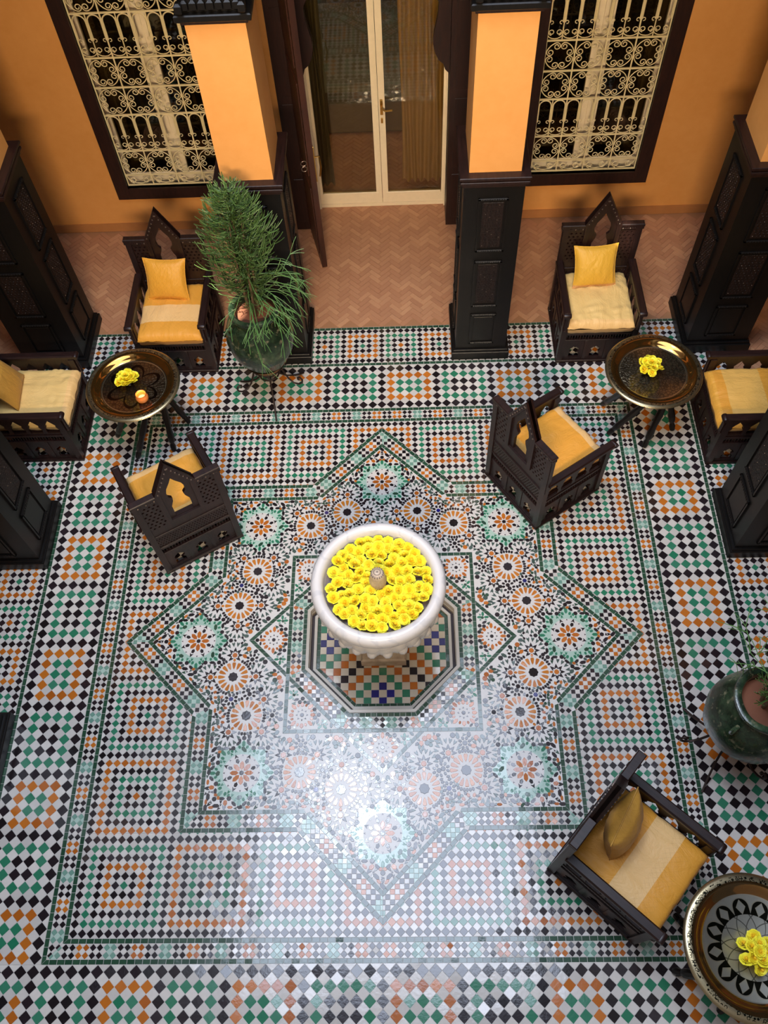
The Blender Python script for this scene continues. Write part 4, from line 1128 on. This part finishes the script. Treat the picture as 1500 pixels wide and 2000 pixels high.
# ---- cushions
def seat_cushion(mat, seed, w=.258, d=.287, h=.112, droop=.0, fold=0.0):
    mb = MB(); n = 34; P = []; F = []
    off = Vector((seed*3.1, seed*1.7, 0))
    def pt(u, v, top):
        au, av = abs(u), abs(v)
        x, y = u*w, v*d
        x += .007*noise.noise(Vector((v*4, 1, seed))); y += .006*noise.noise(Vector((u*4, 2, seed)))
        e = (1-au**9)*(1-av**9)
        z = h*.5+(h*.5*max(0, e)**.30 if top else -h*.5*max(0, e)**.12)
        if top:
            z += .011*noise.noise(Vector((u*2.2, v*1.6, seed)))+.006*noise.noise(Vector((u*9, v*1.6, seed+5)))*(.4+.6*av)
            z += fold*.012*abs(noise.noise(Vector((u*3+v*2.5, v*4-u, seed+9))))
            z -= .012*(1-au*au)*(1-av*av)*(-1)
        return (x, y, z)
    for tp in (True, False):
        k = len(P)
        for j in range(n+1):
            for i in range(n+1):
                u = -1+2*i/n; v = -1+2*j/n
                u = math.copysign(abs(u)**.75, u); v = math.copysign(abs(v)**.75, v)
                P.append(pt(u, v, tp))
        for j in range(n):
            for i in range(n):
                q = (k+j*(n+1)+i, k+j*(n+1)+i+1, k+(j+1)*(n+1)+i+1, k+(j+1)*(n+1)+i); F.append(q if tp else q[::-1])
    mb.add(P, F, mat); return mb.mesh('seat_cushion', 180)
def pillow(mat, seed, w=.17, hgt=.165, th=.062):
    mb = MB(); n = 22; P = []; F = []
    for sg in (1, -1):
        k = len(P)
        for j in range(n+1):
            for i in range(n+1):
                u = -1+2*i/n; v = -1+2*j/n
                x = u*w*(1-.10*(1-v*v)); z = v*hgt*(1-.10*(1-u*u))
                t_ = th*((1-u*u)**.42)*((1-v*v)**.42)*(1-.25*(u*u*v*v))
                y = sg*(t_+.004*noise.noise(Vector((u*5, v*5, seed+sg)))*(1-u*u)*(1-v*v)+.004*noise.noise(Vector((u*16, v*2.5, seed)))*(1-u*u)*(1-v*v))
                P.append((x, y, z))
        for j in range(n):
            for i in range(n):
                q = (k+j*(n+1)+i, k+j*(n+1)+i+1, k+(j+1)*(n+1)+i+1, k+(j+1)*(n+1)+i); F.append(q if sg < 0 else q[::-1])
    # rotate texture space: local y carries the stripe, so lie it down
    P2 = [(x, z, -y) for x, y, z in P]
    mb.add(P2, F, mat)
    edge = []
    for i in range(n): edge.append((-1+2*i/n, -1))
    for i in range(n): edge.append((1, -1+2*i/n))
    for i in range(n): edge.append((1-2*i/n, 1))
    for i in range(n): edge.append((-1, 1-2*i/n))
    mb2 = MB(); mb2.tube([(u*w*(1-.10*(1-v*v)), v*hgt*(1-.10*(1-u*u)), 0) for u, v in edge], .0038, mat, 6, closed=True)
    return mb.mesh('pillow', 180), mb2.mesh('piping', 180)
def on_chair(k, me, name, label, cat, loc, rot=(0, 0, 0), group=None):
    x, y, th, _ = CH[k]; Mx = Matrix.Translation((x, y, 0)) @ Matrix.Rotation(th, 4, 'Z')
    o = link(name, me); L = Mx @ Matrix.Translation(loc) @ Matrix.LocRotScale(None, __import__('mathutils').Euler(rot), None)
    o.matrix_world = L; tag(o, label, cat, group); return o
SG = 'satin seat cushions'
seats = [(0, 'satin_seat_striped', 'gold seat cushion with pale middle band on the back left armchair', 0.3),
         (1, 'satin_seat_pale', 'pale rumpled seat cushion on the armchair under the right window', 1.6),
         (2, 'satin_seat_pale', 'pale creased seat cushion on the armchair at the left edge', 1.4),
         (3, 'satin_seat_side', 'yellow and cream seat cushion on the armchair at the right edge', .4),
         (4, 'satin_seat_gold', 'gold seat cushion on the armchair turned away left of the fountain', .6),
         (5, 'satin_seat_gold', 'gold seat cushion with a centre seam on the armchair right of the fountain', .2),
         (6, 'satin_seat_striped', 'gold and cream striped seat cushion on the lower right armchair', .2)]
for k, mt, lb, fo in seats:
    on_chair(k, seat_cushion(mt, k+1, fold=fo), 'seat_cushion', lb, 'cushion', (0, -.022, .3385), group=SG)
def put_pillow(k, mt, lb, loc, rot, **kw):
    me, pm = pillow(mt, k+3, **kw); o = on_chair(k, me, 'pillow', lb, 'pillow', loc, rot, 'square gold satin pillows'); link('piping', pm, o)
put_pillow(0, 'satin_pillow_gold', 'gold satin pillow leaning on the back left armchair', (-.035, .155, .60), (radians(62), 0, radians(-4)))
put_pillow(1, 'satin_pillow', 'two tone gold pillow leaning on the armchair under the right window', (-.025, .155, .60), (radians(60), 0, radians(3)))
put_pillow(2, 'satin_pillow_dull', 'dull gold pillow cut by the left edge of the picture', (.01, .15, .60), (radians(62), 0, radians(5)))
put_pillow(6, 'satin_pillow_dull', 'plump gold pillow standing on the lower right armchair', (.03, .135, .60), (radians(80), 0, radians(10)), th=.085)

# ================================================================== TRAY TABLES
def tray_table(x, y, mat, label, rz=0):
    t = thing('tray_table', label, 'table', (x, y, 0), rz, 'round brass tray tables')
    prof = [(0, .538), (.238, .538), (.246, .541), (.262, .552), (.278, .566), (.296, .574), (.328, .571), (.342, .565), (.345, .560), (.340, .557), (.30, .564), (.278, .556), (.25, .533), (.238, .530), (0, .530)]
    mb = MB(); mb.lathe(prof, 96, mat); mb.build('tray', t, smooth=50)
    # folding stand of six crossing turned legs
    for k in range(6):
        a = 2*pi*k/6+.2; b = a+pi*.36; r0, r1 = .285, .17
        p0 = Vector((r0*cos(a), r0*sin(a), 0)); p1 = Vector((r1*cos(b), r1*sin(b), .525))
        mb = MB(); L = (p1-p0).length; q = (p1-p0).to_track_quat('Z', 'Y').to_matrix().to_4x4(); Mx = Matrix.Translation(p0) @ q
        pr = [(.006, .008), (.019, .012), (.023, .05), (.015, .075), (.024, .09), (.027, .14), (.021, .2), (.028, L*.5), (.02, L*.66), (.025, L*.8), (.017, L*.9), (.02, L*.96), (.01, L)]
        mb.lathe(pr, 8, 'wood_table', Mx, cap0=True, cap1=True); mb.build('leg', t, smooth=40)
    mb = MB(); mb.lathe([(.02, .22), (.035, .235), (.035, .26), (.02, .275)], 12, 'wood_table'); 
    for k in range(3):
        a = pi*k/3; mb.box(-.19, .19, -.014, .014, .495, .525, 'wood_table', Matrix.Rotation(a, 4, 'Z'), bev=.004)
    mb.build('stretcher', t)
    return t
tray_table(-1.800, 1.785, 'tray_left', 'brass tray table at left carrying a rose posy and an amber candle cup')
tray_table(1.975, 1.785, 'tray_right', 'brass tray table at right carrying only a rose posy', .35)
tray_table(1.868, -1.900, 'tray_front', 'engraved brass tray table cut by the lower right corner', .1)
# ================================================================== ROSES
def rose_mesh(seed, R=.0335):
    r_ = random.Random(seed); mb = MB()
    layers = [(R, .55, 6, .0), (R*.78, .75, 5, .004), (R*.56, .95, 5, .007), (R*.34, 1.15, 4, .009)]
    for li, (rad, up, n, z0) in enumerate(layers):
        for k in range(n):
            a = 2*pi*(k+r_.random()*.35+li*.37)/n; wd = 2.3*pi/n*.62; P = []; F = []
            nu, nv = 5, 4
            for j in range(nv):
                v = j/(nv-1)
                for i in range(nu):
                    u = -1+2*i/(nu-1)
                    rr = rad*(.25+.75*v)*(1-.10*u*u*v)+(rad*.05*sin(5*u+k) if v > .9 else 0)
                    z = z0+rad*up*(v**1.5)*.75-(rad*.22*v*v if li == 0 else 0)+.0015*sin(7*u+k*2)*v
                    aa = a+u*wd*(.35+.65*v); P.append((rr*cos(aa), rr*sin(aa), z))
            for j in range(nv-1):
                for i in range(nu-1): F.append((j*nu+i, j*nu+i+1, (j+1)*nu+i+1, (j+1)*nu+i))
            mb.add(P, F, 'rose_yellow')
    mb.lathe([(0.001, .004), (R*.16, .010), (R*.2, .018), (R*.1, .024), (.0005, .026)], 6, 'rose_yellow')
    return mb.mesh('rose', 180)
roses = [rose_mesh(s) for s in range(4)]
# ================================================================== FOUNTAIN
fx, fy = .008, .012
ft = thing('fountain', 'white marble bowl fountain on a square base filled with yellow roses', 'fountain', (fx, fy, 0))
mb = MB(); mb.box(-.150, .150, -.182, .150, PIT_Z, .02, 'stone_worn', bev=.012); mb.build('square_base', ft)
def rib(a, z): return 1+.045*abs(cos(a*13)) if .28 < z < .73 else 1
mb = MB(); mb.lathe([(.13, .02), (.135, .05), (.12, .075), (.085, .10), (.07, .16), (.068, .24), (.085, .27), (.10, .285)], 48, 'marble'); mb.build('stem', ft, smooth=50)
mb = MB()
mb.lathe([(.09, .28), (.17, .32), (.255, .40), (.315, .49), (.348, .57), (.360, .64), (.356, .70), (.355, .735), (.37, .745), (.392, .775), (.402, .815), (.400, .845), (.388, .868), (.368, .880), (.345, .876), (.330, .860), (.324, .82), (.318, .78), (.26, .66), (.0, .60)], 104, 'marble', wob=rib)
mb.build('bowl', ft, smooth=60)
mb = MB()
for k in range(24):
    a = 2*pi*(k+.5)/24; mb.lathe([(0, .0), (.018, .006), (.032, .03), (.034, .055), (.026, .08), (.0, .10)], 10, 'marble', Matrix.Translation((.352*cos(a), .352*sin(a), .555)))
mb.build('gadroon', ft, smooth=60)
mb = MB(); mb.lathe([(.322, .788), (.0, .788)], 48, 'stone_grey'); mb.build('water_surface', ft)
mb = MB(); 
def fl(a, z): return 1+.06*abs(cos(a*8)) if z < .90 else 1
mb.lathe([(.03, .78), (.040, .80), (.046, .84), (.050, .885), (.046, .905), (.045, .915), (.043, .93), (.040, .95), (.033, .966), (.022, .974), (.005, .977)], 64, 'stone_worn', wob=fl)
fin = mb.build('finial', ft, smooth=50)
mb = MB()
for k in range(16):
    a = 2*pi*k/16; mb.box(.026, .0385, -.003, .003, .958, .968, 'stone_grey', Matrix.Rotation(a, 4, 'Z'))
mb.lathe([(.004, .974), (.004, .9785), (0, .9785)], 8, 'stone_grey'); mb.lathe([(.018, .9752), (.020, .9765), (.022, .9735)], 20, 'stone_grey')
mb.build('finial_teeth', fin)
HRS = ['twelve', 'one', 'two', 'three', 'four', 'five', 'six', 'seven', 'eight', 'nine', 'ten', 'eleven']
def clock(x, y):
    a = (90-math.degrees(atan2(y, x))) % 360; q = int(round(a/10)) % 36
    return ('at', 'just past', 'well past')[q % 3]+' '+HRS[q//3]+" o'clock"
r3 = random.Random(11); pts = []
for R_, n_ in ((.080, 8), (.134, 13), (.188, 18), (.242, 24), (.289, 29)):
    for k in range(n_):
        a = 2*pi*(k+r3.random()*.4)/n_; pts.append((R_*cos(a)+r3.uniform(-.006, .006), R_*sin(a)+r3.uniform(-.006, .006)))
pts = [p_ for p_ in pts if r3.random() > .04]
FX2, FY2 = fx+.004, fy+.006
DESC = ['deep yellow', 'bright yellow', 'pale yellow', 'lemon yellow', 'warm yellow']
for k, (x, y) in enumerate(pts):
    rr = hypot(x, y); o = link('rose', roses[k % 4], None, (FX2+x*.98, FY2+y*.98, .812+r3.uniform(0, .014)+.004*(k % 3)), (r3.gauss(0, .22), r3.gauss(0, .22), r3.random()*6.28))
    s = r3.uniform(1.08, 1.30); o.scale = (s, s, s)
    ringn = min(4, int((rr-.05)/.053)); ringt = ['touching the finial', 'two rings from the finial', 'in the middle ring', 'second from the rim', 'against the marble rim'][max(0, ringn)]
    tag(o, 'yellow rose in the bowl %s, %s' % (ringt, clock(x, y)), 'rose', 'yellow rose heads filling the fountain bowl')
# posies on the trays
def posy(x, y, z, n, name, seed, R=.05, gl=True):
    r_ = random.Random(seed)
    mb = MB(); mb.lathe([(.0, .0), (.026, .0), (.030, .01), (.034, .05), (.036, .068), (.034, .068), (.030, .04), (.026, .008), (0, .006)], 20, 'glass_clear'); v = mb.build('glass_vase', None, (x, y, z), smooth=40)
    tag(v, 'small clear glass holding the rose posy on the %s' % name, 'vase')
    pl = [(0, 0, .03)]+[(R*.62*cos(2*pi*k/5), R*.62*sin(2*pi*k/5), .014) for k in range(5)]
    if n > 6: pl += [(R*1.12*cos(2*pi*(k+.5)/6), R*1.12*sin(2*pi*(k+.5)/6), -.008) for k in range(n-6)]
    for k, (dx, dy, dz) in enumerate(pl):
        s = r_.uniform(.98, 1.15); o = link('rose', roses[(k+seed) % 4], None, (x+dx*1.08, y+dy*1.08, z+.078+dz), (-dy*9, dx*9, r_.random()*6)); o.scale = (s, s, s)
        tag(o, ('topmost yellow rose of the posy on the %s' % name) if k == 0 else ('%s yellow rose of the posy on the %s, %s' % ('upper' if k < 6 else 'lower outer', name, clock(dx, dy))), 'rose', 'roses in the posy on the %s' % name)
posy(-1.835, 1.80, .5385, 12, 'left tray', 1, .047); posy(1.942, 1.79, .5385, 12, 'right tray', 2, .052); posy(1.862, -1.925, .5385, 12, 'front tray', 3, .056)
mb = MB(); mb.lathe([(0, 0), (.028, 0), (.042, .015), (.046, .035), (.040, .055), (.035, .064), (.038, .072), (.035, .072), (.031, .062), (.036, .05), (.040, .035), (.034, .02), (0, .016)], 28, 'candle_glass')
cc = mb.build('candle_cup', None, (-1.712, 1.655, .5385), smooth=50); tag(cc, 'round amber glass candle cup on the left tray', 'candle holder')
mb = MB(); mb.lathe([(0, .017), (.030, .017), (.030, .028), (0, .028)], 20, 'curtain_cream'); mb.tube([(0, 0, .028), (0, 0, .036)], .0015, 'dark_void', 5); mb.build('candle', cc)
l = bpy.data.lights.new('candle_flame', 'POINT'); l.energy = .3; l.color = (1, .5, .16); l.shadow_soft_size = .008
lo = bpy.data.objects.new('candle_flame', l); COL.objects.link(lo); lo.location = (-1.712, 1.655, .60)
# ================================================================== POTS, STANDS, PLANTS
def pot(x, y, label, h0=.20, s=1.0):
    t = thing('glazed_jar', label, 'plant pot', (x, y, 0))
    def wob(a, z): return 1+.012*sin(3*a+z*9)+.008*sin(7*a-z*13)
    pr = [(.0, .205), (.045, .21), (.062, .24), (.080, .28), (.105, .33), (.128, .375), (.150, .41), (.170, .43), (.176, .445), (.205, .50), (.236, .57), (.250, .65), (.246, .73), (.225, .80), (.192, .855), (.168, .885), (.163, .90), (.176, .915), (.186, .935), (.183, .955), (.165, .962), (.148, .955), (.140, .93), (.142, .88), (.10, .87), (0, .87)]
    mb = MB(); mb.lathe(pr[:11], 56, 'glaze', wob=wob); mb.lathe(pr[10:-2], 56, 'glaze', wob=wob); mb.build('jar_body', t, smooth=50)
    mb = MB(); mb.lathe([(.107, .325), (.132, .373), (.155, .41), (.175, .431)], 48, 'terracotta'); mb.build('bare_clay_band', t, smooth=50)
    mb = MB(); mb.lathe([(.143, .885), (.09, .895), (.0, .90)], 30, 'soil'); mb.build('soil', t, smooth=50)
    for s_ in (1, -1):
        mb = MB(); mb.tube([(s_*.20, 0, .86), (s_*.235, 0, .875), (s_*.238, 0, .835), (s_*.222, 0, .81)], .014, 'glaze', 8); mb.build('lug_handle', t, rot=(0, 0, .6), smooth=60)
    return t
def stand(x, y, label, a0=0):
    t = thing('iron_stand', label, 'plant stand', (x, y, 0))
    for z, r in ((.345, .122), (.235, .075)):
        mb = MB(); mb.tube([(r*cos(2*pi*k/32), r*sin(2*pi*k/32), z) for k in range(32)], .007, 'iron_rust', 6, closed=True); mb.build('ring', t, smooth=60)
    for k in range(3):
        a = a0+2*pi*k/3
        pts = [(.118, .36), (.119, .33), (.10, .29), (.078, .25), (.07, .22), (.085, .17), (.14, .10), (.22, .04), (.30, .008)]
        mb = MB(); mb.tube([(r*cos(a), r*sin(a), z) for r, z in pts], .0075, 'iron_rust', 6); mb.build('leg', t, smooth=60)
        b = a+pi/3
        pts = [(.124, .345), (.14, .30), (.17, .24), (.21, .205), (.255, .21), (.285, .24), (.29, .275), (.272, .295), (.252, .285), (.252, .265), (.265, .26)]
        mb = MB(); mb.tube([(r*cos(b), r*sin(b), z) for r, z in pts], .0075, 'iron_rust', 6); mb.build('scroll_arm', t, smooth=60)
    return t
def twig(mb, p, d, L, r, bend, rr, fork=0, mat='plant'):
    pts = [p]; d = d.normalized(); n = 4
    for k in range(n): d = (d+bend*(1/n)).normalized(); pts.append(pts[-1]+d*(L/n))
    mb.tube(pts, r, mat, 4, r1=r*.8)
    if fork:
        for q in range(rr.choice((2, 2, 3))):
            dd = (d+Vector((rr.gauss(0, .5), rr.gauss(0, .5), rr.gauss(0, .35)))).normalized()
            twig(mb, pts[-1], dd, L*rr.uniform(.55, .9), r*.9, bend, rr, fork-1, mat)
def plant(x, y, label, seed, top=2.02, rad=.20, n=620, ymax=None, droopdir=(1, -.45), nd=26, dense=True, xmax=None):
    rr = random.Random(seed); t = thing('pencil_cactus', label, 'plant', (x, y, .90))
    H = top-.90
    for k in range(5):
        a = 2*pi*k/5; mb = MB(); pts = [(.03*cos(a), .03*sin(a), -.01)]
        for q in range(1, 7): pts.append((.03*cos(a)+.055*cos(a+q*.2)*q/6, .03*sin(a)+.055*sin(a+q*.2)*q/6, H*.75*q/6))
        mb.tube(pts, .012, 'trunk', 6, r1=.005); mb.build('trunk', t, smooth=60)
    for g in range(14):
        mb = MB()
        for i in range(n//14):
            u = rr.random()**.85; z = .12+(H-.22)*u
            env = rad*(.65+.5*sin(min(1, u*1.15)*pi)**.7)*(1 if u < .85 else 1-1.8*(u-.85))
            a = 2*pi*(g+rr.random())/14+u*1.3; r0 = rr.uniform(.02, .5)*env
            p = Vector((r0*cos(a), r0*sin(a), z)); d = Vector((cos(a), sin(a), rr.uniform(-.1, .45)))
            L = env*rr.uniform(.55, .85)
            endp = p+d.normalized()*L*1.1
            if ymax is not None and y+endp.y > ymax: d.y *= .1; p.y = min(p.y, ymax-y-.06); L *= .7
            twig(mb, p, d, L*.70, .0032, Vector((0, 0, .62)), rr, 1 if rr.random() < .75 else 0)
        mb.build('branch', t, smooth=60)['kind'] = 'stuff'
    for k in range(nd):
        a = atan2(droopdir[1], droopdir[0])+rr.gauss(0, .75); z = rr.uniform(.06, .42); mb = MB()
        d = Vector((cos(a), sin(a), rr.uniform(-.15, .45)))
        if ymax is not None and d.y > .25: d.y *= .2
        twig(mb, Vector((.06*cos(a), .06*sin(a), z)), d, rr.uniform(.11, .21), .0030, Vector((0, 0, -.55)), rr, 2, 'stem_light')
        mb.build('drooping_stem', t, smooth=60)
    return t
PX, PY = -.872, 2.13
pot(PX, PY, 'green glazed jar holding the tall plant before the left column'); stand(PX, PY, 'rusty iron stand under the jar before the left column', radians(-82))
plant(PX, PY, 'tall bushy pencil cactus in the green jar beside the left column', 5, top=2.05, rad=.215, n=700, ymax=2.40)
QX, QY = 2.075, -.77
pot(QX, QY, 'green glazed jar cut by the right edge of the picture'); stand(QX, QY, 'rusty iron stand under the jar at the right edge', radians(-118))
plant(QX, QY, 'thin stemmed plant in the green jar at the right edge', 9, top=1.35, rad=.14, n=140, droopdir=(.2, .9), nd=9)
